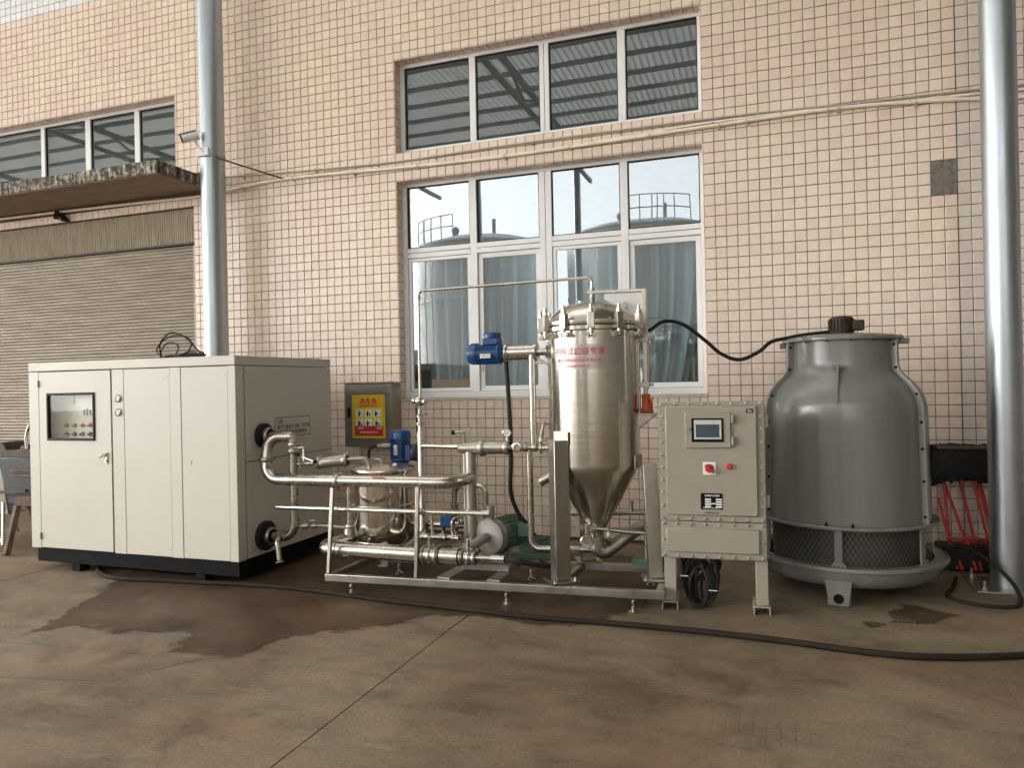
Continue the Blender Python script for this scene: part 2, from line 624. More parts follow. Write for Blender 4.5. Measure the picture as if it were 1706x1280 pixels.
def tag(o, label, cat, group=None, kind=None):
    o['label'] = label
    o['category'] = cat
    if group:
        o['group'] = group
    if kind:
        o['kind'] = kind
    return o


def again(src, off, parent=None, rotz=None):
    """another copy of a part that shares its mesh, shifted by off in its parent's space"""
    c = src.copy()
    COL.objects.link(c)
    c.parent = parent or src.parent
    c.location = Vector(src.location) + Vector(off)
    ORG[c.name] = ORG[src.name] + Vector(off)
    return c


def text(name, s, size, mat, parent, fn, align='CENTER', shear=0.0, spacing=1.0, label=None, bold=0.018):
    """flat lettering: fn maps the text plane (x, y) to a point on the thing"""
    cu = bpy.data.curves.new(name, 'FONT')
    cu.body = s
    cu.size = size
    cu.align_x = align
    cu.align_y = 'CENTER'
    cu.resolution_u = 2
    cu.shear = shear
    cu.offset = size * bold
    cu.space_character = spacing
    ob = bpy.data.objects.new('text_source', cu)
    COL.objects.link(ob)
    dg = bpy.context.evaluated_depsgraph_get()
    dg.update()
    me = bpy.data.meshes.new_from_object(ob.evaluated_get(dg))
    bpy.data.objects.remove(ob)
    o0 = ORG[parent.name]
    for v in me.vertices:
        v.co = Vector(fn(v.co.x, v.co.y)) - o0
    me.name = name
    return finish(name, me, mat, parent, o0, label, smooth=False)


# ------------------------------------------------------------------ ground
g = MB()
g.box(-60, 60, -70, 30, -0.4, -0.012)
ground = g.build('ground', 'concrete', loc=(0, 0, 0), kind='structure', smooth=False)
JX = [-13.0, -6.33, -2.036, 2.25, 6.6]


def jy(x):
    return -3.515 + 0.074 * x


def slab(poly):
    m = MB()
    m.prism([(x, y, -0.10) for x, y in poly], (0, 0, 0.10))
    m.build('concrete_slab', 'concrete', ground)


gp = 0.0038
for i in range(4):
    a, b = JX[i] + gp, JX[i + 1] - gp
    sl = 0.26 if i == 0 else 0.0
    slab([(a, jy(a) + gp), (b, jy(b) + gp), (b + (0.15 if i == 0 else 0), 0.005), (a + (0.16 if i == 1 else 0), 0.005)])
    if i == 1:
        k = -3.25
        slab([(a, -8.3), (b, -8.3), (b, jy(b) - gp), (k, jy(k) - gp), (k - .25, -4.17), (a, -4.78)])
        slab([(a, -4.77), (k - .25, -4.16), (k - .01, jy(k) - gp), (a, jy(a) - gp)])
    else:
        slab([(a, -8.3), (b, -8.3), (b, jy(b) - gp), (a, jy(a) - gp)])
    slab([(a, -13), (b, -13), (b, -8.31), (a, -8.31)])


def puddle(name, poly, label, res=0.05, soft=1.0):
    def sd(x, y):
        inside = False
        best = 9
        n = len(poly)
        for i in range(n):
            x1, y1 = poly[i]
            x2, y2 = poly[(i + 1) % n]
            if (y1 > y) != (y2 > y) and x < (x2 - x1) * (y - y1) / (y2 - y1) + x1:
                inside = not inside
            dx, dy = x2 - x1, y2 - y1
            tt = max(0, min(1, ((x - x1) * dx + (y - y1) * dy) / (dx * dx + dy * dy)))
            best = min(best, math.hypot(x - x1 - tt * dx, y - y1 - tt * dy))
        return best if inside else -best
    xs = [p[0] for p in poly]
    ys = [p[1] for p in poly]
    x0, y0 = min(xs) - .2, min(ys) - .2
    nx, ny = int((max(xs) + .2 - x0) / res) + 1, int((max(ys) + .2 - y0) / res) + 1
    vals, vid, verts, faces, dep = {}, {}, [], [], []
    for i in range(nx + 1):
        for j in range(ny + 1):
            vals[i, j] = sd(x0 + i * res, y0 + j * res)

    def vv(i, j):
        if (i, j) not in vid:
            vid[i, j] = len(verts)
            verts.append((x0 + i * res, y0 + j * res, 0.0))
            dep.append(vals[i, j] * soft)
        return vid[i, j]
    for i in range(nx):
        for j in range(ny):
            if max(vals[i, j], vals[i + 1, j], vals[i, j + 1], vals[i + 1, j + 1]) > -0.2:
                faces.append((vv(i, j), vv(i + 1, j), vv(i + 1, j + 1), vv(i, j + 1)))
    me = bpy.data.meshes.new(name)
    me.from_pydata(verts, [], faces)
    at = me.attributes.new('depth', 'FLOAT', 'POINT')
    at.data.foreach_set('value', dep)
    o = finish(name, me, 'concrete_wet', None, (0, 0, 0.003), smooth=False)
    tag(o, label, 'puddle')


puddle('puddle', [(-5.6, -2.0), (-5.25, -2.62), (-4.9, -3.30), (-4.74, -3.72), (-4.5, -3.52), (-4.17, -3.56), (-3.70, -3.36), (-3.52, -3.76),
                  (-3.03, -3.68), (-2.95, -3.25), (-2.44, -2.93), (-2.28, -2.62), (-1.86, -2.58), (-1.48, -2.63), (-1.1, -2.47), (-.88, -2.05),
                  (-.6, -1.3), (-.7, -.5), (-3.5, -.5), (-4.5, -.9)], 'wide dark wet stain spreading over the concrete in front of the cream chiller and skid')
puddle('puddle', [(.66, -1.95), (.72, -1.62), (.82, -1.45), (1.0, -1.56), (1.16, -1.64), (1.0, -1.85), (.83, -1.97)],
       'small dark puddle on the concrete in front of the grey cooling tower', 0.03, 1.6)
puddle('puddle', [(.46, -2.02), (.58, -1.92), (.66, -2.02), (.55, -2.1)], 'little splash of water beside the small puddle by the cooling tower', 0.03, 1.6)

# ------------------------------------------------------------------ factory building
bld = thing('factory_building', 'factory facade clad in peach square tiles with white windows and a roller shutter', 'building', (-3, 0, 0))
PX, PZ = 0.10047, 0.1007
XR = -0.599          # right edge of the window openings, also a tile joint
XL = -3.886          # their left edge
LOW = (XL, XR, 1.463, 3.86)
UPP = (XL, XR, 4.162, 5.19)
STR = (-10.7, -6.93, 4.19, 5.27)
SHU = (-10.9, -6.67, 0.0, 3.85)
OPEN = [LOW, UPP, STR, SHU]

xs = sorted({-15.0, 6.6} | {o[0] for o in OPEN} | {o[1] for o in OPEN})
m = MB()
for xa, xb in zip(xs, xs[1:]):
    cuts = sorted([(o[2], o[3]) for o in OPEN if o[0] <= xa + 1e-6 and o[1] >= xb - 1e-6])
    z = -0.3
    for (c0, c1) in cuts + [(11.0, 11.0)]:
        if c0 > z + 1e-6:
            m.box(xa, xb, 0.009, 0.25, z, c0)
        z = c1
m.build('wall', 'grout', bld, smooth=False)
m = MB()
m.box(-11.6, 4, 3.6, 3.7, -0.2, 6.2)
m.box(-11.6, 4, 0.251, 3.6, 6.1, 6.2)
m.box(-11.6, 4, 0.251, 3.6, -0.2, -0.1)
m.box(-11.6, -11.5, 0.251, 3.6, -0.1, 6.1)
m.box(3.9, 4, 0.251, 3.6, -0.1, 6.1)
m.box(-11.5, 3.9, 0.251, 3.6, 3.98, 4.08)
m.build('room_shell', 'room', bld, smooth=False)


def clip(x0, x1, z0, z1):
    for (a, b, c, d) in OPEN:
        if x1 <= a + 1e-4 or x0 >= b - 1e-4 or z1 <= c + 1e-4 or z0 >= d - 1e-4:
            continue
        xin = x0 >= a - 0.012 and x1 <= b + 0.012
        zin = z0 >= c - 0.012 and z1 <= d + 0.012
        if xin and zin:
            return None
        if xin:
            if z0 < c:
                z1 = c
            else:
                z0 = d
        elif zin:
            if x0 < a:
                x1 = a
            else:
                x0 = b
        else:
            continue
    if x1 - x0 < 0.014 or z1 - z0 < 0.014:
        return None
    return x0, x1, z0, z1


class TileField:
    def __init__(self):
        self.v, self.f = [], []

    def add(self, o, u, v, n, du, dv, tilt=0.0016):
        j, bv = 0.0028, 0.0036
        o, u, v, n = Vector(o), Vector(u), Vector(v), Vector(n)
        k = len(self.v)
        h0, h1, h2 = 0.0, 0.006, 0.0085
        q = rnd.uniform(-.0007, .0007)
        a, b = rnd.uniform(-tilt, tilt), rnd.uniform(-tilt, tilt)
        for (e, h) in ((j, h0), (j, h1), (j + bv, h2)):
            for (s, tt) in ((0, 0), (1, 0), (1, 1), (0, 1)):
                x = e if s == 0 else du - e
                y = e if tt == 0 else dv - e
                hh = h + (q + (s - .5) * a + (tt - .5) * b if h > 0 else 0)
                self.v.append(o + u * x + v * y + n * hh)
        self.f.append((k + 8, k + 9, k + 10, k + 11))
        for i in range(4):
            i2 = (i + 1) % 4
            self.f.append((k + 4 + i, k + 4 + i2, k + 8 + i2, k + 8 + i))
            self.f.append((k + i, k + i2, k + 4 + i2, k + 4 + i))

    def build(self, name, mat, parent, smooth=False):
        o0 = ORG[parent.name]
        me = bpy.data.meshes.new(name)
        me.from_pydata([p - o0 for p in self.v], [], self.f)
        me.update()
        bm = bmesh.new()
        bm.from_mesh(me)
        bmesh.ops.recalc_face_normals(bm, faces=bm.faces[:])
        bm.to_mesh(me)
        bm.free()
        return finish(name, me, mat, parent, o0, smooth=False, kind='stuff')


cells = []
cols = []
x = XR
while x < 4.2:
    cols.append((x, x + PX))
    x += PX
x = XL
while x < XR - 0.02:
    cols.append((x, min(x + PX, XR)))
    x += PX
x = XL
while x > -12.0:
    cols.append((x - PX, x))
    x -= PX
rows = []
k = -31
while 3.155 + PZ * k < 7.6:
    rows.append((3.155 + PZ * k, 3.155 + PZ * (k + 1)))
    k += 1
campos = Vector((0, -7.274, 1.6))
near = []
fields = {'tile': TileField(), 'tile_pale': TileField(), 'tile_white': TileField()}
for (xa, xb) in cols:
    for (za, zb) in rows:
        if xa > 1.29 and xb < 1.53 and za > 3.14 and zb < 3.47:
            continue                                     # the three rows of missing tiles
        if xb < -6.45 and zb > 4.02 and za < 4.19:
            continue                                     # the canopy is cast into the wall here
        cc = clip(xa, xb, za, zb)
        if not cc:
            continue
        mat = 'tile'
        if xa > 1.505:
            mat = 'tile_pale'
        if za > 6.66:
            mat = 'tile_white'
        d = Vector(((xa + xb) / 2, 0, (za + zb) / 2)) - campos
        depth = d.dot(fw)
        u = 853 + 1235 * d.dot(r2) / depth
        v = 640 - 1235 * d.dot(u2) / depth
        full = (xb - xa > 0.099 and zb - za > 0.099 and cc == (xa, xb, za, zb))
        seen = 0 < u < 1715 and 0 < v < 700 and not (1628 < u < 1706) and not (1265 < u < 1550 and v > 545) and not (1090 < u < 1275 and v > 655)
        cells.append((depth if (full and seen) else 99, xa, za, cc, mat))
cells.sort(key=lambda c: c[0])
proto = {}
single = 0
for (dp, xa, za, cc, mat) in cells:
    if single < 296 and dp < 90:
        single += 1
        variant = (mat, rnd.randrange(7))
        if variant not in proto:
            f = TileField()
            f.add((0, 0.009, 0), (1, 0, 0), (0, 0, 1), (0, -1, 0), PX, PZ, 0.0024)
            me = bpy.data.meshes.new('tile')
            me.from_pydata(f.v, [], f.f)
            bm = bmesh.new()
            bm.from_mesh(me)
            bmesh.ops.recalc_face_normals(bm, faces=bm.faces[:])
            bm.to_mesh(me)
            bm.free()
            me.materials.append(M[mat])
            proto[variant] = me
        o = bpy.data.objects.new('tile', proto[variant])
        COL.objects.link(o)
        o.parent = bld
        o.location = Vector((xa, 0, za)) - ORG[bld.name]
        continue
    x0, x1, z0, z1 = cc
    fields[mat].add((x0, 0.009, z0), (1, 0, 0), (0, 0, 1), (0, -1, 0), x1 - x0, z1 - z0)
# reveals of the openings: a row of tiles one deep
f = fields['tile']
for (a, b, c, d), dep in ((LOW, 0.130), (UPP, 0.130), (STR, 0.130)):
    for (za, zb) in rows:
        z0, z1 = max(za, c), min(zb, d)
        if z1 - z0 > 0.015:
            f.add((a - 0.009 + .0095, 0.0, z0), (0, 1, 0), (0, 0, 1), (1, 0, 0), dep + .01, z1 - z0)
            f.add((b - .0005, 0.0, z0), (0, 1, 0), (0, 0, 1), (-1, 0, 0), dep + .01, z1 - z0)
    for (xa, xb) in cols:
        x0, x1 = max(xa, a), min(xb, b)
        if x1 - x0 > 0.015:
            f.add((x0, 0.0, d - .0005), (1, 0, 0), (0, 1, 0), (0, 0, -1), x1 - x0, dep + .01)
fields['tile'].build('tile_field', 'tile', bld)
fields['tile_pale'].build('tile_field', 'tile_pale', bld)
fields['tile_white'].build('tile_field', 'tile_white', bld)

m = MB()
import mathutils.noise as mnoise
nx, nz = 16, 22
gv = {}
for i in range(nx + 1):
    for j in range(nz + 1):
        xx = 1.312 + 0.198 * i / nx
        zz = 3.158 + 0.298 * j / nz
        q = mnoise.noise((xx * 28, zz * 28, 1)) * 0.004 + (0.003 if abs(xx - 1.411) < .012 else 0)
        for zl in (3.2557, 3.3564):
            q += 0.003 if abs(zz - zl) < .009 and xx < 1.41 else 0
        gv[i, j] = m.bm.verts.new((xx, 0.004 + q, zz))
for i in range(nx):
    for j in range(nz):
        m.bm.faces.new((gv[i, j], gv[i + 1, j], gv[i + 1, j + 1], gv[i, j + 1]))
m.build('bare_mortar', 'mortar', bld, label='patch of bare grey mortar where six tiles are missing')
m = MB()
m.box(1.5085, 1.5125, -.0012, .009, 0, 7.6)
m.build('wall_joint', 'dark_gap', bld, smooth=False)
m = MB()
m.box(XL - .0, XR, -.012, .10, 1.440, 1.463)
m.build('window_sill', 'plaster_cream', bld, bevel=0.004)


def window(o, zt, muls, tz=None, label=None, sash=False):
    a, b, c, d = o
    fy0, fy1 = 0.132, 0.194
    m = MB()
    w = 0.048
    m.box(a, b, fy0, fy1, c, c + w + .02)
    m.box(a, b, fy0, fy1, d - w, d)
    m.box(a, a + w + .012, fy0 + .001, fy1 - .001, c + w + .02, d - w)
    m.box(b - w, b, fy0 + .001, fy1 - .001, c + w + .02, d - w)
    mi = [(a + w + .012, None)]
    for (m0, m1) in muls:
        if m1 - m0 > 0.1:
            mid = (m0 + m1) / 2
            m.box(m0, mid - .0025, fy0 + .002, fy1 - .002, c + w + .02, d - w)
            m.box(mid + .0025, m1, fy0 + .002, fy1 - .002, c + w + .02, d - w)
        else:
            m.box(m0, m1, fy0 + .002, fy1 - .002, c + w + .02, d - w)
    edges = [a + w + .012] + [e for mm in muls for e in mm] + [b - w]
    bays = list(zip(edges[0::2], edges[1::2]))
    zb = [(c + w + .02, d - w)]
    if tz:
        zb = [(c + w + .02, tz[0]), (tz[1], d - w)]
        for (e0, e1) in bays:
            m.box(e0, e1, fy0 + .003, fy1 - .003, tz[0], (tz[0] + tz[1]) / 2 - .003)
            m.box(e0, e1, fy0 + .003, fy1 - .003, (tz[0] + tz[1]) / 2 + .003, tz[1])
    win = m.build('window', 'pvc', bld, bevel=0.004, label=label)
    for r, (z0, z1) in enumerate(zb):
        for k, (e0, e1) in enumerate(bays):
            yy = 0.162
            if sash and r == 0:
                s = MB()
                so = 0.0 if k % 2 == 0 else 0.014
                s.frame(e0 + .004, e1 - .004, z0 + .004, z1 - .004, 0.036 if k % 2 == 0 else 0.05, .144 + so, .170 + so)
                s.build('sash', 'pvc', win, bevel=0.003)
                yy = .157 + so
                if k % 2 == 1:
                    h = MB()
                    h.box(e0 + .018, e0 + .036, .130 + so, .144 + so, 1.74, 1.86)
                    h.build('handle', 'steel_dull', win, bevel=.003)
            else:
                s = MB()
                s.frame(e0 + .001, e1 - .001, z0 + .001, z1 - .001, .010, .152, .172)
                s.build('gasket', 'black_rubber', win)
            p = MB()
            p.box(e0, e1, yy, yy + .005, z0, z1)
            p.build('pane', 'glass', win, smooth=False)
    return win


window(LOW, 0, [(-3.072, -2.992), (-2.285, -2.150), (-1.430, -1.352)], tz=(3.020, 3.130), sash=True, label='wide white framed window with grey curtains behind the lower panes')
window(UPP, 0, [(-3.045, -2.972), (-2.252, -2.150), (-1.430, -1.350)], label='upper white framed window reflecting a corrugated roof')
window(STR, 0, [(-9.370, -9.300), (-8.565, -8.475), (-7.720, -7.637)], label='long white framed strip window above the canopy')

# roller shutter
m = MB()
y0 = 0.10
zz = 0.02
prof = []
while zz < 3.46:
    for (dz, dy) in ((0, 0.008), (.006, -.001), (.016, -.007), (.028, -.008), (.036, -.002), (.040, .008)):
        prof.append((zz + dz, y0 + dy))
    zz += 0.0425
va = [m.bm.verts.new((SHU[0], y, z)) for z, y in prof]
vb = [m.bm.verts.new((SHU[1] + .0, y, z)) for z, y in prof]
for i in range(len(prof) - 1):
    m.bm.faces.new((va[i], vb[i], vb[i + 1], va[i + 1]))
shut = m.build('roller_shutter', 'shutter', bld, angle=60, label='closed tan metal roller shutter')
m = MB()
m.box(SHU[1] - .075, SHU[1] - .002, .055, .095, 0.0, 3.40)
m.build('guide_rail', 'shutter', shut, bevel=.004)
m = MB()
xq = SHU[0]
pts = []
i = 0
while xq < SHU[1]:
    pts.append((xq, 0.045 if (i // 2) % 2 == 0 else 0.032))
    xq += 0.006 if i % 2 == 0 else 0.012
    i += 1
pts[-1] = (SHU[1] - .001, 0.045)
va = [m.bm.verts.new((x, y, 3.43)) for x, y in pts]
vb = [m.bm.verts.new((x, y, 3.848)) for x, y in pts]
for i in range(len(pts) - 1):
    m.bm.faces.new((va[i], va[i + 1], vb[i + 1], vb[i]))
m.build('shutter_housing', 'shutter_box', bld, smooth=False, label='ribbed tan housing above the roller shutter')

m = MB()
m.box(SHU[0], SHU[1] - .001, .030, .2, 3.408, 3.4295)
m.build('housing_lip', 'rust_dark', bld, smooth=False)

# concrete canopy cast into the wall over the shutter
m = MB()
nx_, nr = 110, 4
xe = -6.43
for i in range(nx_):
    pass
m.box(-12.5, xe, -.80, .008, 4.043, 4.185)
can = m.build('canopy', 'canopy_concrete', bld, bevel=.008, label='weathered concrete canopy over the roller shutter with black streaks')
m = MB()
m.box(-12.49, xe - .012, -.788, .004, 4.034, 4.0425)
m.build('soffit', 'soffit', can, smooth=False)
# small broken bracket and stain under the canopy
m = MB()
m.beam((-8.86, -.02, 3.99), (-8.80, -.10, 3.90), .10, .05)
m.beam((-8.80, -.03, 3.93), (-8.72, -.05, 3.86), .12, .03)
tag(m.build('lamp_bracket', 'rust_dark'), 'small rusty broken bracket on the tiles above the shutter housing', 'bracket')

# ------------------------------------------------------------------ yard behind the camera: shed roof, tanks, boundary (seen in the glass and the steel)
RZ, RY = 10.0, -18.5
roof = thing('shed_roof', 'high corrugated metal shed roof over the yard, mirrored in the upper windows', 'roof', (-4, -9, RZ))
m = MB()
n = 300
xa, xb = -42.0, 7.4
XM = -1.0                                               # opaque to the right to darken that side, made-up translucent sheets to the left
for part, mat, ya, yb, xa_, xb_ in (('fill_light_panel', 'fill_light_sheet', -.05, -5.0, xa, XM), ('roof_sheet', 'roof_sheet', -5.0, RY, xa, XM),
                                    ('metal_sheet', 'metal_sheet', -.05, RY, XM, xb)):
    m = MB()
    va, vb = [], []
    n = int((xb_ - xa_) / .17)
    for i in range(n * 2 + 1):
        x = xa_ + (xb_ - xa_) * i / (n * 2)
        z = RZ + (0.05 if i % 2 else 0.0)
        va.append(m.bm.verts.new((x, ya, z - .3 * ya / RY)))
        vb.append(m.bm.verts.new((x, yb, z - .3 * yb / RY)))
    for i in range(n * 2):
        m.bm.faces.new((va[i], va[i + 1], vb[i + 1], vb[i]))
    m.build(part, mat, roof, smooth=False)
first = None
y = -1.0
while y > RY - .1:
    zr = RZ - .3 * y / RY - .09
    m = MB()
    m.box(xa, xb, y - .04, y + .04, zr - .11, zr)
    m.build('purlin', 'roof_steel', roof, smooth=False)
    y -= 1.07
for xt in (-33.0, -26.0, -19.0, -12.0, -6.05, 1.62):
    m = MB()
    m.beam((xt, -.3, RZ - .36), (xt, RY + .1, RZ - .66), .12, .14)
    m.beam((xt, -.3, RZ - .95), (xt, RY + .1, RZ - 1.2), .10, .12)
    yy = -.4
    s = 0
    while yy > RY + 1.6:
        m.beam((xt, yy, RZ - (.95 if s else .4)), (xt, yy - 1.5, RZ - (.45 if s else 1.0)), .06, .06)
        yy -= 1.5
        s = 1 - s
    m.build('truss', 'roof_steel', roof, smooth=False)


def pole(x, y, r, h, label, base=True):
    t = thing('steel_pole', label, 'pole', (x, y, 0), 'round steel poles carrying the shed roof')
    m = MB()
    m.tube([(x, y, .012), (x, y, h)], r, 40)
    m.build('shaft', 'galv', t)
    if base:
        b = MB()
        b.box(x - .26, x + .26, y - .24, y + .24, 0.001, .014)
        b.build('base_plate', 'steel_dull', t, bevel=.003)
        for (dx, dy) in ((-.2, -.19), (.2, -.19), (-.2, .19), (.2, .19)):
            b = MB()
            b.cyl((x + dx, y + dy, .014), (x + dx, y + dy, .085), .011, n=10)
            b.cyl((x + dx, y + dy, .014), (x + dx, y + dy, .035), .022, n=6)
            b.build('anchor_bolt', 'steel_dull', t)
    return t


pole(1.625, -.80, .119, RZ - .3, 'thick galvanised steel pole standing beside the grey cooling tower')
pole(-6.05, -.36, .136, RZ - .3, 'galvanised steel pole rising behind the cream chiller with a camera on it')
for xt in (-19.0, -10.3, -6.5, 6.6):
    pole(xt, RY + .4, .13, RZ - .7, {-19.0: 'steel pole at the far left end of the open side of the shed',
                                     -10.3: 'steel pole at the open side of the shed mirrored left of the wide window centre',
                                     -6.5: 'steel pole at the open side of the shed mirrored right of the wide window centre',
                                     6.6: 'steel pole at the open side of the shed near the added light-blocking wall'}[xt], False)
m = MB()
m.box(7.4, 7.6, -40, .0, -.2, 9.9)  # added out of view to keep sky light off the right side
tag(m.build('blocker_wall', 'blocker_dark', smooth=False), 'plain dark grey unseen wall added beyond the cooling tower to block light', 'wall')
m = MB()
m.box(-40, 16, -41, -40.7, -.2, 4.2)
tag(m.build('boundary_wall', 'far_wall', smooth=False), 'low grey boundary wall far across the yard behind the storage tanks', 'wall')


def storage_tank(x, y, r, h, lab, lad):
    t = thing('storage_tank', lab, 'tank', (x, y, 0), 'storage tanks across the yard')
    m = MB()
    m.rev((x, y, 0), (0, 0, 1), [(0, 0), (r, 0), (r, h * .33), (r + .03, h * .33 + .02), (r + .03, h * .33 + .1), (r, h * .33 + .12), (r, h * .67),
                                 (r + .03, h * .67 + .02), (r + .03, h * .67 + .1), (r, h * .67 + .12), (r, h), (r + .06, h + .02), (r + .06, h + .1)], 48)
    m.build('shell', 'tank_white', t)
    m = MB()
    m.rev((x, y, h + .1), (0, 0, 1), [(r + .05, 0), (r * .7, .35), (r * .35, .55), (0, .62)], 40)
    m.build('top', 'tank_dark', t)
    m = MB()
    for k in range(0, 5):
        a = lad + (k - 2) * .19
        p = Vector((x + math.cos(a) * r, y + math.sin(a) * r, h + .1))
        m.cyl(p, p + Vector((0, 0, 1.05)), .022, n=6)
        if k:
            m.cyl(q + Vector((0, 0, 1.05)), p + Vector((0, 0, 1.05)), .022, n=6)
            m.cyl(q + Vector((0, 0, .55)), p + Vector((0, 0, .55)), .025, n=6)
        q = p
    m.build('railing', 'tank_dark', t)
    m = MB()
    for s in (-.22, .22):
        a = lad + s / r
        m.cyl((x + math.cos(a) * (r + .2), y + math.sin(a) * (r + .2), 0), (x + math.cos(a) * (r + .2), y + math.sin(a) * (r + .2), h + 1.1), .03, n=6)
    k = .3
    while k < h:
        a, b = lad - .22 / r, lad + .22 / r
        m.cyl((x + math.cos(a) * (r + .2), y + math.sin(a) * (r + .2), k), (x + math.cos(b) * (r + .2), y + math.sin(b) * (r + .2), k), .018, n=6)
        k += .4
    m.build('ladder', 'white_paint', t)
    m = MB()
    m.cyl((x + .9, y + r * .3, h + .3), (x + .9, y + r * .3, h + 1.3), .09, n=10)
    m.cyl((x - .9, y + r * .4, h + .3), (x - .9, y + r * .4, h + .75), .14, n=10)
    m.ball((x - .9, y + r * .4, h + .85), .2, 10)
    m.build('vent', 'tank_dark', t)


storage_tank(-12.9, -25.2, 3.2, 7.9, 'pale cylindrical storage tank across the yard, left one mirrored in the lower window', R(115))
storage_tank(-5.2, -25.6, 3.6, 7.9, 'pale cylindrical storage tank across the yard, right one mirrored in the lower window', R(75))

# ------------------------------------------------------------------ behind the glass
def curtain(x0, x1, zt, zb, folds, lab, swing=0.0, gather=0.0, ph=0.0):
    nx, nz = int(folds * 16), 28
    vs, fs = [], []
    for j in range(nz + 1):
        tz = j / nz
        for i in range(nx + 1):
            tx = i / nx
            xx = x0 + (x1 - x0) * tx
            cx = x0 + (x1 - x0) * (0.55 + .1 * math.sin(ph))
            gq = gather * tz ** 2
            xx = xx + (cx - xx) * gq + swing * tz ** 2.2
            a = 2 * PI * folds * (tx + 0.045 * math.sin(7 * tx + 2 * ph) + .012 * math.sin(19 * tx + ph)) + ph
            amp = (0.066 + 0.026 * math.sin(5 * tx + ph)) * (1 - .25 * tz)
            yy = 0.31 + amp * math.sin(a + .35 * tz * math.sin(4 * tx + ph)) + .012 * math.sin(2.7 * a + 2 * tz)
            vs.append((xx, yy, zt + (zb - zt) * tz))
    for j in range(nz):
        for i in range(nx):
            k = j * (nx + 1) + i
            fs.append((k, k + 1, k + nx + 2, k + nx + 1))
    me = bpy.data.meshes.new('curtain')
    me.from_pydata([Vector(v) - Vector((x0, .31, zb)) for v in vs], [], fs)
    o = finish('curtain', me, 'curtain', None, (x0, .31, zb), angle=180)
    tag(o, lab, 'curtain', 'blue grey curtains behind the wide window')


curtain(-3.70, -3.02, 2.99, 1.66, 4, 'blue grey curtain gathered above the cardboard box in the leftmost lower pane', 0.0, .28, .4)
curtain(-3.0, -2.24, 2.99, 1.48, 4.3, 'blue grey curtain hanging straight behind the blue motor in the second lower pane', -.05, .16, 2.0)
curtain(-1.92, -1.40, 2.99, 1.48, 3, 'blue grey curtain half hidden by the tall filter vessel', .0, .0, 4.0)
curtain(-1.40, -.66, 2.99, 1.50, 4, 'blue grey curtain swept sideways in the rightmost lower pane by the cable', -.12, .24, 1.0)
m = MB()
m.cyl((-3.84, .31, 3.02), (-.62, .31, 3.02), .014, n=10)
tag(m.build('curtain_rail', 'steel_dull'), 'thin metal rail carrying the blue grey curtains behind the glass', 'curtain rail')
m = MB()
m.box(-3.60, -3.05, .20, .42, 1.47, 1.668)
tag(m.build('cardboard_box', 'cardboard', bevel=.004), 'brown cardboard box on the window ledge under the gathered curtain', 'box')
m = MB()
m.box(-3.95, -.55, .255, .6, 1.38, 1.468)
m.build('inner_ledge', 'room', bld, smooth=False)


# ------------------------------------------------------------------ conduits, wire, camera on the wall
def conduit(pts, r, mat, lab, clips):
    t = thing('conduit', lab, 'conduit', pts[0], 'conduits clipped along the tiled facade')
    m = MB()
    m.tube(spline(pts, 5), r, 10)
    m.build('pipe', mat, t)
    for (x, z) in clips:
        c = MB()
        c.rev((x - .008, pts[0][1], z), (1, 0, 0), [(r + .001, 0), (r + .005, .001), (r + .005, .015), (r + .001, .016)], 12)
        c.box(x - .008, x + .008, pts[0][1] + r * .2, .001, z - r - .016, z - r + .002)
        c.build('clip', 'plaster_cream', t)


def zi(pts, x):
    for (a, b) in zip(pts, pts[1:]):
        if a[0] <= x <= b[0]:
            return a[2] + (b[2] - a[2]) * (x - a[0]) / (b[0] - a[0])
    return pts[-1][2]


y = -.026
P1 = [(-11.5, y, 4.004), (-10, y, 4.004), (-8, y, 3.985), (-6.6, y, 3.962), (-6.2, y, 3.985), (-5.29, y, 4.035), (-4.02, y, 3.998), (-2.53, y, 3.968), (-.6, y, 4.0), (.6, y, 4.012), (1.5, y, 3.955), (2.1, y, 3.90), (3.5, y, 3.9)]
conduit(P1, .017, 'conduit', 'thick cream conduit running along the facade between the two windows', [(x, zi(P1, x)) for x in (-8.9, -7.4, -5.9, -5.2, -4.4, -3.6, -2.6, -1.9, -1.1, -.45, -.2, .5, .58, 1.2, 2.3)])
P2 = [(-6.3, y, 4.165), (-6.2, y, 4.158), (-5.29, y, 4.11), (-3.88, y, 4.062), (-2.52, y, 4.078), (-.6, y, 4.073), (.8, y, 4.034), (1.5, y, 4.018), (2.1, y, 4.004), (3.5, y, 4.0)]
conduit(P2, .010, 'conduit_gray', 'thin grey conduit just under the upper window, topmost of the conduits', [(x, zi(P2, x)) for x in (-5.9, -4.9, -4.1, -3.4, -2.3, -1.4, -.25, -.1, .75, 1.4, 2.4)])
P3 = [(-1.6, y - .002, 3.995), (-1.0, y, 4.018), (-.6, y, 4.036), (.2, y, 4.030), (.8, y, 4.003), (1.5, y, 3.985), (2.1, y, 3.965), (3.5, y, 3.96)]
conduit(P3, .012, 'conduit', 'slim cream conduit between the grey and the thick one, above the cooling tower', [(x, zi(P3, x)) for x in (-.5, .1, .6, 1.15, 2.2)])
m = MB()
m.cyl((-5.92, -.44, 4.24), (-5.30, -.012, 4.03), .009, n=8)
tag(m.build('stay_wire', 'rust_dark'), 'dark stay wire slanting from the left steel pole down to the tiles', 'wire')

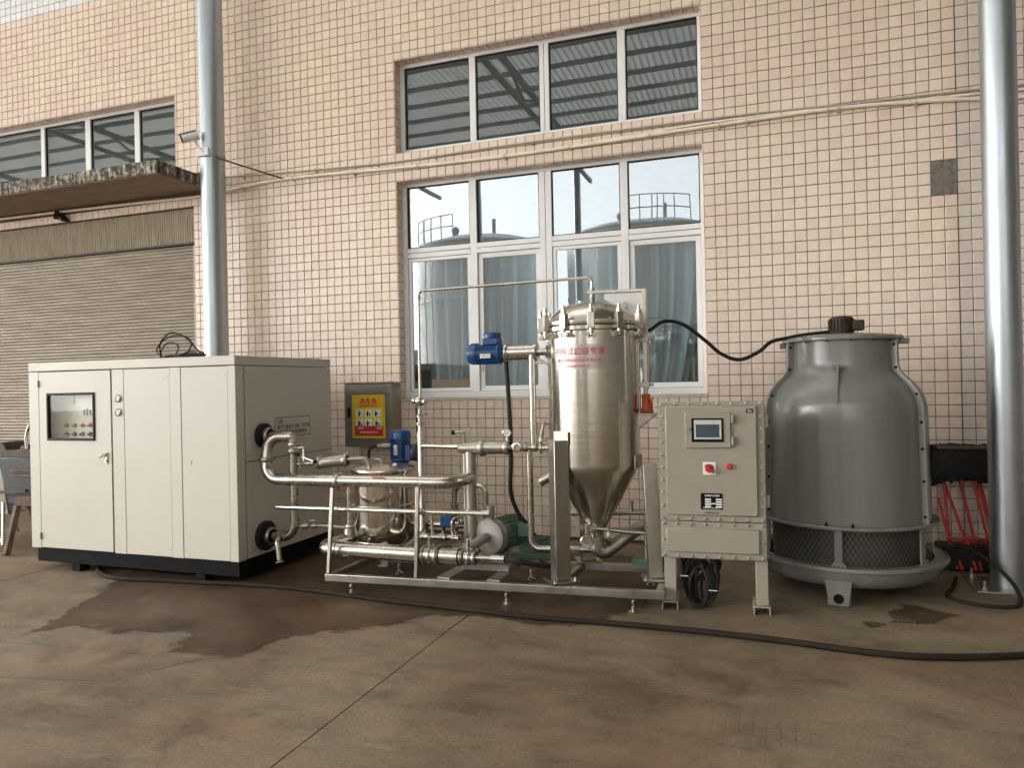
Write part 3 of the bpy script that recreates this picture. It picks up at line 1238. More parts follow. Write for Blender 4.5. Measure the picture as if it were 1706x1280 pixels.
cc = thing('security_camera', 'white bullet security camera on a bracket clamped to the left steel pole', 'camera', (-6.15, -.50, 4.4))
ax = Vector((-.70, -.62, -.34)).normalized()
c0 = Vector((-6.17, -.60, 4.455))
m = MB()
m.rev(c0, ax, [(0, -.11), (.045, -.11), (.048, -.10), (.048, .07), (.044, .08)], 20)
m.build('body', 'white_paint', cc)
m = MB()
m.rev(c0, ax, [(.0475, .066), (.0475, .082), (0, .082)], 20)
m.build('lens', 'black_metal', cc)
m = MB()
sdv = ax.cross(Vector((0, 0, 1))).normalized()
upv = sdv.cross(ax)
m.beam(c0 + ax * -.10 + upv * .051, c0 + ax * .09 + upv * .051, .098, .006, upv)
m.build('sun_shield', 'white_paint', cc, bevel=.002)
m = MB()
m.tube(fillet([c0 - upv * .045 - ax * .05, c0 - upv * .12 - ax * .05, (-6.03, -.52, 4.30)], .03), .018, 10)
m.beam((-6.13, -.515, 4.30), (-5.97, -.515, 4.30), .03, .09)
m.build('bracket', 'white_paint', cc)
m = MB()
m.rev((-6.05, -.36, 4.26), (0, 0, 1), [(.137, 0), (.141, .001), (.141, .03), (.137, .031)], 32)
m.build('clamp_band', 'steel_dull', cc)

# ------------------------------------------------------------------ fire hydrant box
hb = thing('hydrant_box', 'brown metal fire hydrant box on the wall with a yellow instruction poster', 'hydrant box', (-4.16, -.11, .95))
x0, x1, y0, z0, z1 = -4.462, -3.872, -.22, .945, 1.640
m = MB()
m.box(x0, x1, y0 + .018, -.0005, z0, z1)
m.build('body', 'box_steel', hb, bevel=.004)
m = MB()
m.box(x0 + .006, x1 - .006, y0, y0 + .016, z0 + .006, z1 - .012)
dr = m.build('door', 'box_steel', hb, bevel=.003)
m = MB()
m.box(x0 - .008, x1 + .008, y0 - .012, y0 + .05, z1 + .0005, z1 + .014)
m.build('rain_lip', 'box_steel', hb, bevel=.002)
m = MB()
m.box(x0 + .045, x0 + .082, y0 - .004, y0 - .0005, 1.27, 1.375)
m.build('handle', 'black_metal', dr, bevel=.006)
m = MB()
m.rev((x1 - .075, y0 - .0012, 1.565), (0, -1, 0), [(.040, 0), (.036, .0004), (0, .0005)], 14)
m.build('worn_patch', 'mortar', dr)
px0, px1, pz0, pz1 = -4.356, -3.952, 1.045, 1.512
yp = y0 - .002
m = MB()
m.box(px0, px1, yp - .001, yp, pz0, pz1)
po = m.build('poster', 'yellow_print', hb, smooth=False)
m = MB()
m.frame(px0 + .016, px1 - .016, pz0 + .016, pz1 - .016, .0035, yp - .0022, yp - .0012)
m.build('border', 'red_ink', po, smooth=False)
m = MB()
m.box(px0 + .045, px1 - .045, yp - .0022, yp - .0012, pz1 - .135, pz1 - .03)
m.build('banner', 'orange_print', po, smooth=False)
m = MB()
m.box(px0 + .028, px1 - .028, yp - .0022, yp - .0012, pz0 + .024, pz0 + .132)
m.build('red_panel', 'red_print', po, smooth=False)
cxp = (px0 + px1) / 2
text('lettering', '消防栓', .066, 'red_ink', po, lambda a, b: (cxp + a, yp - .0032, pz1 - .070 + b), spacing=1.25)
text('lettering', '消防栓的使用方法', .026, 'red_ink', po, lambda a, b: (cxp + a, yp - .0032, pz1 - .120 + b), spacing=1.1)
text('lettering', '119', .042, 'white_print', po, lambda a, b: (px1 - .075 + a, yp - .0032, pz0 + .105 + b))
text('lettering', '火警电话', .020, 'white_print', po, lambda a, b: (px0 + .10 + a, yp - .0032, pz0 + .108 + b))
text('lettering', '爱护消防器材 掌握使用方法', .018, 'white_print', po, lambda a, b: (cxp + a, yp - .0032, pz0 + .062 + b))
for r in range(2):
    for k in range(3):
        ax0 = px0 + .052 + k * .108
        az0 = pz1 - .235 - r * .105
        m = MB()
        m.box(ax0, ax0 + .084, yp - .0022, yp - .0012, az0, az0 + .078)
        m.build('picture', 'white_print', po, smooth=False)
        m = MB()
        s = rnd.uniform(-.008, .012)
        bx = ax0 + .03 + s
        yq = yp - .0030
        m.rev((bx, yq, az0 + .062), (0, -1, 0), [(.008, 0), (0, .0003)], 8)
        m.prism([(bx - .012, yq, az0 + .006), (bx + .012, yq, az0 + .006), (bx + .014, yq, az0 + .05), (bx - .010, yq, az0 + .053)], (0, -.0003, 0))
        m.prism([(bx + .012, yq, az0 + .036), (bx + .034, yq, az0 + .030 + s), (bx + .034, yq, az0 + .038 + s), (bx + .012, yq, az0 + .046)], (0, -.0003, 0))
        if (r + k) % 2:
            m.prism([(bx + .022, yq, az0 + .008), (bx + .042, yq, az0 + .008), (bx + .038, yq, az0 + .030), (bx + .024, yq, az0 + .030)], (0, -.0003, 0))
        m.build('figure', 'black_ink', po, smooth=False)

# ------------------------------------------------------------------ cream chiller cabinet
CX0, CX1, CY0, CY1 = -6.43, -4.12, -2.36, -0.985
ch = thing('chiller_cabinet', 'large cream metal chiller cabinet with a glazed control door on a black base', 'chiller', (-5.27, -1.67, 0))
m = MB()
m.box(CX0 + .03, CX1 - .02, CY0 + .155, CY1 + .02, .205, 1.79)
m.build('core', 'dark_gap', ch, smooth=False)
m = MB()
m.box(CX0, CX1, CY0 - .002, CY1, 1.801, 1.880)
m.build('lid', 'cream_metal', ch, bevel=.006)
m = MB()
m.box(CX0 + .035, CX1 - .02, CY0 + .03, CY1 + .03, .068, .1945)
m.build('base', 'black_metal', ch, bevel=.004)
for fx in (-5.93, -4.54):
    for fy in (-2.28, -1.1):
        m = MB()
        m.box(fx - .05, fx + .05, fy - .05, fy + .05, 0.002, .0665)
        m.build('foot', 'black_metal', ch, bevel=.003)
m = MB()
m.box(CX0, -6.306, CY0, CY0 + .15, .197, 1.797)
m.box(CX0, CX0 + .02, CY0 + .151, CY1, .197, 1.797)
m.build('corner_post', 'cream_metal', ch, bevel=.005)
# door with a square window
dx0, dx1, dz0, dz1 = -6.301, -5.452, .206, 1.792
wx0, wx1, wz0, wz1 = -6.198, -5.638, 1.180, 1.596
m = MB()
m.box(dx0, wx0, CY0, CY0 + .02, dz0, dz1)
m.box(wx1, dx1, CY0, CY0 + .02, dz0, dz1)
m.box(wx0, wx1, CY0, CY0 + .02, dz0, wz0)
m.box(wx0, wx1, CY0, CY0 + .02, wz1, dz1)
door = m.build('door', 'cream_metal', ch, smooth=False)
m = MB()
m.frame(wx0 - .006, wx1 + .006, wz0 - .006, wz1 + .006, .022, CY0 - .012, CY0 + .012)
m.build('window_frame', 'black_rubber', door, bevel=.006)
m = MB()
m.box(wx0 + .01, wx1 - .01, CY0 + .004, CY0 + .008, wz0 + .01, wz1 - .01)
m.build('window_pane', 'acrylic', door, smooth=False)
m = MB()
m.box(dx0 + .02, dx1 - .01, CY0 + .120, CY0 + .135, dz0 + .3, dz1 - .01)
ip = m.build('instrument_panel', 'cream_metal', ch, smooth=False)
m = MB()
m.box(wx0 + .23, wx0 + .42, CY0 + .112, CY0 + .1195, 1.385, 1.475)
m.build('display', 'screen_gray', ip, bevel=.003)
m = MB()
for (q, w, h) in ((.30, .020, .05), (.335, .024, .065), (.375, .020, .05)):
    m.box(wx0 + q, wx0 + q + w, CY0 + .1105, CY0 + .1115, 1.395, 1.395 + h)
m.build('digit', 'black_ink', ip, smooth=False)
for (bx, bw) in ((wx0 + .11, .075), (wx0 + .46, .06)):
    m = MB()
    m.box(bx, bx + bw, CY0 + .105, CY0 + .1195, 1.51, 1.58)
    m.build('terminal_cover', 'beige_metal', ip, bevel=.003)
for r, zz in enumerate((1.305, 1.225)):
    for k in range(5):
        xx = wx0 + .09 + k * .095
        m = MB()
        m.rev((xx, CY0 + .12, zz), (0, -1, 0), [(.022, 0), (.022, .006), (.013, .010), (.012, .03), (0, .032)], 14)
        m.build('selector_knob', ('black_metal' if r else ('red_paint', 'green_paint', 'orange_paint', 'red_paint', 'black_metal')[k]), ip)
# latch
m = MB()
m.box(-5.520, -5.490, CY0 - .010, CY0 - .0005, .975, 1.075)
m.beam((-5.505, CY0 - .018, 1.060), (-5.560, CY0 - .03, 1.035), .016, .022)
m.cyl((-5.505, CY0 - .01, 1.00), (-5.505, CY0 - .02, 1.00), .011, n=12)
m.build('latch', 'steel', door, bevel=.002)
for zz in (1.688, .306):
    m = MB()
    m.cyl((-6.306, CY0 - .007, zz - .03), (-6.306, CY0 - .007, zz + .03), .009, n=12)
    m.build('hinge', 'steel_dull', door)
# fixed strips and panels of the front
for (a, b) in ((-5.436, -5.304), (-4.797, -4.682), (-4.198, CX1)):
    m = MB()
    m.box(a, b, CY0 + (0 if a > -5 else .002), CY0 + .10, .197, 1.797)
    m.build('pillar', 'cream_metal', ch, bevel=.003)
for (a, b) in ((-5.300, -4.801), (-4.678, -4.202)):
    m = MB()
    m.box(a, b, CY0 + .003, CY0 + .02, .20, 1.795)
    p = m.build('panel', 'cream_metal', ch, bevel=.002)
    for sx in (a + .022, b - .022):
        for sz in (1.72, .27):
            s = MB()
            s.rev((sx, CY0 + .003, sz), (0, -1, 0), [(.006, 0), (.005, .002), (0, .0025)], 8)
            s.build('screw', 'steel_dull', p)
m = MB()
m.beam((-4.585, CY0 - .0002, .985), (-4.575, CY0 - .0002, 1.02), .006, .0008, (0, 1, 0))
m.build('scratch', 'rust_dark', ch)
for zz in (1.545, 1.425):
    m = MB()
    m.rev((-5.363, CY0, zz), (0, -1, 0), [(.034, 0), (.034, .010), (.026, .014), (.024, .008), (0, .008)], 22)
    gg = m.build('pressure_gauge', 'steel', ch)
    m = MB()
    m.rev((-5.363, CY0 - .0085, zz), (0, -1, 0), [(.023, 0), (0, .0004)], 20)
    m.beam((-5.363, CY0 - .0092, zz), (-5.376, CY0 - .0092, zz + .013), .002, .0006, (0, 1, 0))
    m.build('dial', 'white_print', gg)
# right-hand side
for (z0, z1) in ((1.003, 1.796), (.200, .997)):
    m = MB()
    m.box(CX1 - .02, CX1 - .0015, CY0 + .115, CY1 - .004, z0, z1)
    p = m.build('side_panel', 'cream_metal', ch, bevel=.002)
    for sy in (CY0 + .135, CY1 - .05):
        for sz in (z0 + .05, z1 - .05):
            s = MB()
            s.rev((CX1 - .0015, sy, sz), (1, 0, 0), [(.006, 0), (.005, .002), (0, .0025)], 8)
            s.build('screw', 'rust_dark', p)
m = MB()
m.box(CX1 + .0005, CX1 + .002, -1.862, -1.346, 1.168, 1.346)
wl = m.build('warning_label', 'label_bg', ch, smooth=False)
m = MB()
for (a, b, c, d) in ((-1.862, -1.346, 1.340, 1.346), (-1.862, -1.346, 1.168, 1.174), (-1.862, -1.857, 1.174, 1.340), (-1.351, -1.346, 1.174, 1.340)):
    m.box(CX1 + .0022, CX1 + .003, a, b, c, d)
m.build('border', 'black_ink', wl, smooth=False)
for (s, zz) in (('注意', 1.308), ('室外气温低于10度，打开排', 1.258), ('水阀门排空机内全部存水', 1.208)):
    text('lettering', s, .0395, 'black_ink', wl, lambda a, b, zz=zz: (CX1 + .0034, -1.838 + a, zz + b), align='LEFT')
for (fy, fz, fr_) in ((-2.035, 1.205, .105), (-2.035, .352, .125)):
    m = MB()
    m.rev((CX1, fy, fz), (1, 0, 0), [(0, 0), (fr_, 0), (fr_, .035), (fr_ * .62, .036), (fr_ * .62, .05), (0, .05)], 30)
    m.build('port_collar', 'black_rubber', ch)

# coil of cable left on the lid
cb = thing('cable_coil', 'tangled coil of thin black cable lying on top of the cream chiller', 'cable', (-5.27, -1.75, 1.882))
loops = [((-5.33, -1.75), .20, .115, 1.35, 0.3), ((-5.43, -1.70), .10, .085, 1.45, 1.2), ((-5.20, -1.70), .16, .10, .25, 2), ((-5.24, -1.78), .19, .12, .16, 3),
         ((-5.20, -1.72), .17, .14, .20, 4), ((-5.28, -1.80), .15, .10, .10, 5), ((-5.16, -1.70), .12, .05, .9, 1.9), ((-5.22, -1.75), .20, .10, .28, .9)]
for ((lx, ly), ra, rb, tilt, ph) in loops:
    pts = []
    for k in range(33):
        a = 2 * PI * k / 32 + ph
        ex, ey = ra * math.cos(a), rb * math.sin(a)
        yy, zz = ey * math.cos(tilt), (ey + rb) * math.sin(tilt)
        pts.append((lx + ex + .01 * math.sin(3 * a), ly + yy, 1.890 + zz * 1.02 + .006 * (1 + math.sin(2 * a + ph))))
    m = MB()
    m.tube(pts, .0065, 7, cap=False)
    m.build('loop', 'black_rubber', cb)
m = MB()
m.tube(spline([(-5.52, -1.72, 1.92), (-5.50, -1.74, 2.06), (-5.36, -1.75, 2.15), (-5.20, -1.74, 2.10), (-5.08, -1.72, 1.98), (-4.97, -1.72, 1.892)], 8), .0075, 8)
m.build('loop', 'black_rubber', cb)
m = MB()
m.tube(spline([(-5.30, -1.83, 1.89), (-5.25, -1.80, 1.925), (-5.22, -1.76, 1.905)], 6), .012, 8)
m.build('plug', 'green_paint', cb)


# ------------------------------------------------------------------ helpers for pipework
def clampring(p, axis, r, parent, name='pipe_clamp', w=.022, mat='steel_dull'):
    m = MB()
    ax = Vector(axis).normalized()
    m.rev(Vector(p), ax, [(r, -w), (r + .010, -w * .8), (r + .014, -.003), (r + .014, .003), (r + .010, w * .8), (r, w)], 24)
    side = ax.orthogonal().normalized()
    m.beam(Vector(p) + side * (r + .008), Vector(p) + side * (r + .030), .014, .020, ax)
    m.cyl(Vector(p) + side * (r + .02) - ax.cross(side) * .022, Vector(p) + side * (r + .02) + ax.cross(side) * .022, .005, n=8)
    return m.build(name, mat, parent)


def lever(p, d, parent, ln=.11, knob=True):
    p, d = Vector(p), Vector(d).normalized()
    m = MB()
    m.cyl(p - d * .015, p + d * ln, .008, .010, 10)
    h = m.build('valve_lever', 'steel', parent)
    if knob:
        m = MB()
        m.ball(p + d * (ln + .012), .019, 12)
        m.build('knob', 'black_rubber', h)
    return h


# chiller water loop
wl2 = thing('water_pipe_loop', 'polished steel pipe loop from the chiller side turning into the upper horizontal run', 'pipe', (-4.0, -2.1, .35))
m = MB()
m.tube(fillet([(-3.805, -2.05, 1.196), (-4.02, -2.09, 1.196), (-4.02, -2.15, .848), (-2.28, -2.20, .868), (-2.278, -1.87, .868)], .15, 10), .047, 20)
m.build('pipe', 'steel_pipe', wl2)
m = MB()
m.tube(fillet([(-4.06, -2.035, .352), (-3.80, -2.05, .352), (-3.80, -2.05, 1.21)], .16, 10), .036, 18)
m.build('riser', 'steel_pipe', wl2)
m = MB()
m.tube([(-4.08, -2.035, 1.205), (-3.99, -2.045, 1.20)], .04, 16)
m.build('stub', 'steel', wl2)
for (p, a, r) in (((-4.055, -2.035, 1.205), (1, 0, 0), .058), ((-4.055, -2.035, .352), (1, 0, 0), .06), ((-4.02, -2.125, 1.01), (0, 0, 1), .047), ((-3.80, -2.05, 1.13), (0, 0, 1), .04),
                  ((-3.80, -2.05, 1.075), (0, 0, 1), .036), ((-3.955, -2.045, .352), (1, 0, 0), .037), ((-3.30, -2.17, .857), (1, 0, 0), .046)):
    clampring(p, a, r, wl2)
m = MB()
m.ring((-3.80, -2.05, 1.00), (0, 0, 1), .036, .003)
m.ring((-4.02, -2.14, 1.0), (0, 0, 1), .047, .003)
m.ring((-2.85, -2.183, .861), (1, 0, 0), .047, .003)
m.build('weld_seam', 'steel_dull', wl2)
m = MB()
m.cyl((-3.78, -2.07, 1.105), (-3.655, -2.10, 1.112), .013, n=12)
m.beam((-3.665, -2.10, 1.11), (-3.665, -2.10, 1.0), .008, .016, (1, 0, 0))
m.build('valve_handle', 'steel', wl2)
lever((-3.665, -2.10, 1.03), (.9, -.1, -.25), wl2, .11)
m = MB()
m.tube(
    fillet([(-3.95, -2.08, .36), (-3.90, -2.16, .35), (-3.87, -2.17, .185)], .06, 6), .021, 12)
m.rev((-3.868, -2.17, .185), (0, 0, -1), [(.021, 0), (.034, .006), (.034, .014), (0, .014)], 14)
m.build('drain_spout', 'steel_pipe', wl2)
m = MB()
m.box(-2.95, -2.84, -2.232, -2.2285, .892, .902)
m.build('red_mark', 'red_sticker', wl2)

# strainer branch to the small tank
sb = thing('strainer_branch', 'small steel strainer and thin pipe from the riser bending down into the small tank', 'pipe', (-3.5, -2.0, .9))
m = MB()
m.tube([(-3.765, -2.04, .968), (-3.62, -2.02, .975)], .020, 14)
m.tube([(-3.61, -2.02, .975), (-3.57, -2.01, .978), (-3.36, -1.98, 1.0), (-3.335, -1.977, 1.003)], [.022, .046, .048, .030], 20)
m.tube(fillet([(-3.34, -1.977, 1.003), (-3.17, -1.92, 1.012), (-3.155, -1.905, .92)], .05, 6), .019, 14)
m.build('pipe', 'steel_dull', sb)
for p in ((-3.58, -2.01, .978), (-3.345, -1.98, 1.0)):
    clampring(p, (1, .13, .1), .040, sb)
lever((-3.72, -2.07, .955), (-.15, -.1, .9), sb, .085)

# small polished tank
ST = Vector((-3.115, -1.76, 0))
st = thing('small_tank', 'small polished steel tank with a lid handle standing behind the horizontal pipes', 'tank', (ST.x, ST.y, .16))
m = MB()
m.rev(ST, (0, 0, 1), [(0, .27), (.12, .275), (.215, .305), (.252, .35), (.262, .40), (.262, .885), (.272, .890), (.272, .905), (.255, .906)], 44)
m.build('shell', 'steel_polish', st)
m = MB()
m.rev(ST, (0, 0, 1), [(.268, .907), (.266, .918), (.20, .940), (.08, .952), (0, .954)], 40)
lid = m.build('lid', 'steel', st)
m = MB()
m.tube(fillet([ST + Vector((-.10, -.06, .945)), ST + Vector((-.10, -.06, .995)), ST + Vector((.03, -.09, .995)), ST + Vector((.03, -.09, .945))], .018, 4), .007, 8)
m.build('handle', 'steel', lid)
m = MB()
m.ring(ST + Vector((0, 0, .625)), (0, 0, 1), .263, .010, 40)
m.build('band', 'steel', st)
m = MB()
m.cyl(ST + Vector((0, 0, .20)), ST + Vector((0, 0, .275)), .05, n=16)
m.build('outlet', 'steel_dull', st)
for a in (-62, 58, 178):
    d = Vector((math.cos(R(a)), math.sin(R(a)), 0))
    m = MB()
    m.beam(ST + d * .235 + Vector((0, 0, .335)), ST + d * .30 + Vector((0, 0, .163)), .05, .012, d)
    m.box((ST + d * .3).x - .04, (ST + d * .3).x + .04, (ST + d * .3).y - .03, (ST + d * .3).y + .03, .1615, .169)
    m.build('leg', 'steel_frame', st)


# ------------------------------------------------------------------ blue motors
def motor(lab, c, axis, upv, r, ln, box_at, gland=None):
    """finned blue electric motor; c is the drive end, axis points to the fan end"""
    c, axis, upv = Vector(c), Vector(axis).normalized(), Vector(upv).normalized()
    sv = axis.cross(upv)
    t = thing('electric_motor', lab, 'motor', c, 'blue electric motors of the filter skid')
    m = MB()
    m.rev(c, axis, [(0, 0), (r * .62, 0), (r * .72, .02), (r * 1.0, .045), (r * 1.0, .062), (r * .86, .066), (r * .86, ln * .74), (r * .9, ln * .745)], 30)
    m.build('body', 'blue_paint', t)
    m = MB()
    for k in range(26):
        a = 2 * PI * k / 26
        d = upv * math.cos(a) + sv * math.sin(a)
        if math.cos(a - box_at) > .80:
            continue
        m.beam(c + axis * .066 + d * r * .92, c + axis * ln * .74 + d * r * .92, .006, r * .17, d)
    m.build('cooling_fin', 'blue_paint', t, smooth=False, kind='stuff')
    m = MB()
    m.rev(c, axis, [(r * .93, ln * .735), (r * 1.0, ln * .74), (r * 1.0, ln * .90), (r * .88, ln * .97), (r * .55, ln), (0, ln)], 30)
    cov = m.build('fan_cover', 'blue_paint', t)
    d = upv * math.cos(box_at) + sv * math.sin(box_at)
    s2 = axis.cross(d)
    pc = c + axis * (ln * .36)
    m = MB()
    m.beam(pc + d * r * .8, pc + d * r * 1.38, r * 1.45, r * 1.5, axis)
    bx = m.build('terminal_box', 'blue_paint', t, bevel=.006)
    m = MB()
    m.rev(pc, d, [(r * .74, r * 1.385), (r * .80, r * 1.40), (r * .80, r * 1.62), (r * .85, r * 1.64), (r * .85, r * 1.78), (r * .76, r * 1.90), (0, r * 1.95)], 26)
    m.build('terminal_cover', 'blue_paint' if abs(d.z) > .5 else 'navy_plastic', bx)
    m = MB()
    f = (Vector((0, -1, 0)) - axis * axis.dot(Vector((0, -1, 0)))).normalized()
    g2 = axis.cross(f)
    q = c + axis * ln * .45 + f * r * 1.02 + (g2 * -r * .25 if abs(axis.z) < .5 else g2 * 0)
    m.beam(q - axis * ln * .14, q + axis * ln * .14, r * .42, .004, f)
    m.build('rating_plate', 'steel', t)
    return t, pc, d, s2


mt, mpc, md_, ms = motor('blue motor with a domed terminal box fixed sideways beside the tall filter vessel', (-1.985, -1.79, 1.845), (-1, 0, 0), (0, 0, 1), .086, .320, 0.0)
m = MB()
m.rev((-1.985, -1.79, 1.845), (1, 0, 0), [(0, .001), (.078, .001), (.078, .014), (.060, .016), (.060, .235), (.072, .237), (.072, .255), (.03, .256), (.028, .33), (.05, .332), (.05, .345), (0, .345)], 30)
m.build('gear_housing', 'steel', mt)
m = MB()
for k in range(6):
    a = 2 * PI * k / 6 + .4
    m.cyl((-1.99, -1.79 + .070 * math.cos(a), 1.845 + .070 * math.sin(a)), (-1.962, -1.79 + .070 * math.cos(a), 1.845 + .070 * math.sin(a)), .008, n=6)
m.build('flange_bolt', 'steel_dull', mt, kind='stuff')
m = MB()
m.beam((-1.72, -1.79, 1.79), (-1.635, -1.79, 1.735), .06, .012)
m.box(-1.75, -1.69, -1.82, -1.76, 1.75, 1.775)
m.build('bracket', 'steel_dull', mt)

mt2, pc2, d2_, s2_ = motor('upright blue motor with ribbed body behind the small tank, below the hydrant box', (-3.143, -1.40, .90), (0, 0, 1), (0, 1, 0), .092, .315, R(-90))
m = MB()
m.rev((-3.143, -1.40, .90), (0, 0, -1), [(0, -.001), (.06, -.001), (.055, .05), (.085, .06), (.085, .08), (.06, .085), (.06, .55), (.09, .56), (.09, .64), (.11, .65), (.11, .738), (0, .738)], 26)
m.build('pump_column', 'steel_dull', mt2)
m = MB()
m.cyl((-3.235, -1.42, 1.07), (-3.30, -1.46, 1.075), .022, n=12)
m.cyl((-3.30, -1.46, 1.075), (-3.335, -1.48, 1.077), .015, n=8)
m.build('cable_gland', 'steel', mt2)
m = MB()
m.tube(fillet([(-3.33, -1.48, 1.077), (-3.40, -1.50, 1.06), (-3.43, -1.50, .80), (-3.40, -1.52, .5)], .08), .013, 10)
tag(m.build('motor_cable', 'black_rubber'), 'black cable bending down from the upright blue motor behind the small tank', 'cable')

# ------------------------------------------------------------------ skid frame
sk = thing('skid_frame', 'low stainless steel skid frame on levelling feet under the filter equipment', 'frame', (-2.0, -1.9, 0))
FA, FB = Vector((-3.312, -2.335, .130)), Vector((-.735, -2.150, .130))
BA, BB = Vector((-3.29, -1.665, .130)), Vector((-.775, -1.425, .130))
m = MB()
m.beam(FA, FB, .052, .056)
m.build('front_rail', 'steel_frame', sk, bevel=.004)
m = MB()
m.beam(BA, BB, .052, .056)
m.build('back_rail', 'steel_frame', sk, bevel=.004)
fd = (FB - FA).normalized()
nd = Vector((-fd.y, fd.x, 0))
for (s0, s1) in ((.012, .012), (.70, .72), (.985, .99)):
    a = FA + (FB - FA) * s0 + nd * .027
    b = BA + (BB - BA) * s1 - nd * .027
    m = MB()
    m.beam(a, b, .050, .054)
    m.build('crossbar', 'steel_frame', sk, bevel=.004)
for i, (px, zt) in enumerate(((-3.292, .815), (-2.563, .84))):
    s = (px - FA.x) / (FB.x - FA.x)
    p = FA + (FB - FA) * s
    p.z = .159
    m = MB()
    m.beam(p, (p.x + (.012 if i == 0 else .014), p.y + (.06 if i == 0 else .03), zt), .028, .028, (1, 0, 0))
    m.build('post', 'steel_frame', sk, bevel=.003)
for rail, xs_ in ((('f'), (-3.10, -1.862, -.952)), (('b'), (-3.05, -1.90, -.95))):
    for px in xs_:
        A_, B_ = (FA, FB) if rail == 'f' else (BA, BB)
        p = A_ + (B_ - A_) * ((px - A_.x) / (B_.x - A_.x))
        m = MB()
        m.cyl((p.x, p.y, .012), (p.x, p.y, .101), .008, n=10)
        m.cyl((p.x, p.y, .062), (p.x, p.y, .078), .017, n=6)
        m.cyl((p.x, p.y, .030), (p.x, p.y, .040), .016, n=6)
        m.rev((p.x, p.y, .001), (0, 0, 1), [(0, 0), (.036, 0), (.036, .006), (.018, .016), (.012, .030), (0, .030)], 16)
        m.build('levelling_foot', 'steel', sk)
# two narrow shelf plates across the skid
m = MB()
m.beam(FA + (FB - FA) * .37 + nd * .03 + Vector((0, 0, .032)), BA + (BB - BA) * .38 - nd * .0 + Vector((0, 0, .032)), .10, .006)
m.beam(FA + (FB - FA) * .52 + nd * .03 + Vector((0, 0, .032)), BA + (BB - BA) * .53 - nd * .0 + Vector((0, 0, .032)), .10, .006)
m.build('cross_plate', 'steel_frame', sk)

# lower main pipe, along the front of the skid
lp = thing('lower_water_pipe', 'thick dull steel pipe along the front of the skid ending in valves', 'pipe', (-2.8, -2.2, .25))
m = MB()
m.tube(fillet([(-3.355, -1.90, .42), (-3.36, -1.91, .325), (-3.47, -2.20, .318), (-2.22, -2.205, .318)], .085, 8), .061, 22)
m.build('pipe', 'steel_pipe', lp)
m = MB()
m.tube([(-3.355, -1.90, .36), (-3.355, -1.90, .82)], .036, 18)
m.build('riser', 'steel_pipe', lp)
m = MB()
m.tube([(-2.19, -2.205, .318), (-2.14, -2.205, .319), (-2.11, -2.205, .32), (-1.99, -2.205, .321)], [.050, .045, .020, .018], 18)
m.tube([(-1.99, -2.205, .321), (-1.985, -2.205, .321), (-1.88, -2.205, .322)], [.020, .029, .029], 16)
m.build('reducer', 'steel', lp)
clampring((-3.355, -1.90, .44), (0, 0, 1), .038, lp)
for px in (-2.53, -2.475, -2.42, -2.215, -2.16, -2.115):
    clampring((px, -2.205, .318), (1, 0, 0), .058 if px < -2.3 else .042, lp, w=.014, mat='steel' if px in (-2.475, -2.16) else 'steel_dull')
for px in (-2.556, -2.395, -2.235):
    m = MB()
    m.ring((px, -2.205, .318), (1, 0, 0), .060, .007)
    m.build('seal_ring', 'black_rubber', lp)
for px in (-2.478, -2.165):
    m = MB()
    m.cyl((px, -2.215, .375), (px, -2.215, .452), .014, n=12)
    m.cyl((px, -2.215, .452), (px, -2.215, .460), .009, n=8)
    m.build('valve_stem', 'steel', lp)
m = MB()
m.ring((-2.565, -2.205, .318), (1, 0, 0), .062, .004)
m.ring((-3.29, -2.204, .318), (1, 0, 0), .062, .003)
m.build('weld_seam', 'steel_dull', lp)
m = MB()
m.tube(spline([(-1.885, -2.205, .322), (-1.75, -2.18, .30), (-1.60, -2.0, .24), (-1.75, -1.75, .20)], 8), .021, 12)
tag(m.build('drain_hose', 'black_rubber'), 'short black hose leaving the end of the thick lower pipe', 'hose')

# thin rail pipe
m = MB()
m.tube([(-3.885, -2.19, .627), (-3.87, -2.19, .628), (-1.99, -2.20, .648)], [.008, .020, .020], 14)
m.rev((-3.30, -2.192, .634), (1, 0, 0), [(.020, -.02), (.026, -.018), (.026, .018), (.020, .02)], 14)
m.rev((-2.55, -2.196, .642), (1, 0, 0), [(.020, -.02), (.026, -.018), (.026, .018), (.020, .02)], 14)
m.rev((-1.99, -2.20, .648), (1, 0, 0), [(.020, -.06), (.028, -.058), (.028, .0), (0, .0)], 14)
tag(m.build('thin_pipe', 'steel_pipe'), 'thin horizontal steel pipe crossing below the upper pipe run at mid height', 'pipe')
# low sample line along the chiller
m = MB()
m.tube([(-3.79, -2.03, .445), (-3.60, -1.98, .448), (-3.37, -1.91, .43)], .014, 10)
m.cyl((-3.74, -2.03, .448), (-3.70, -2.01, .448), .026, n=12)
m.cyl((-3.66, -2.0, .448), (-3.63, -1.99, .448), .024, n=12)
m.cyl((-3.68, -2.01, .448), (-3.675, -2.03, .50), .007, n=8)
m.beam((-3.67, -2.03, .50), (-3.60, -2.04, .505), .014, .006)
tag(m.build('sample_line', 'steel_dull'), 'thin low sample line with small valves between the riser and the small tank', 'pipe')

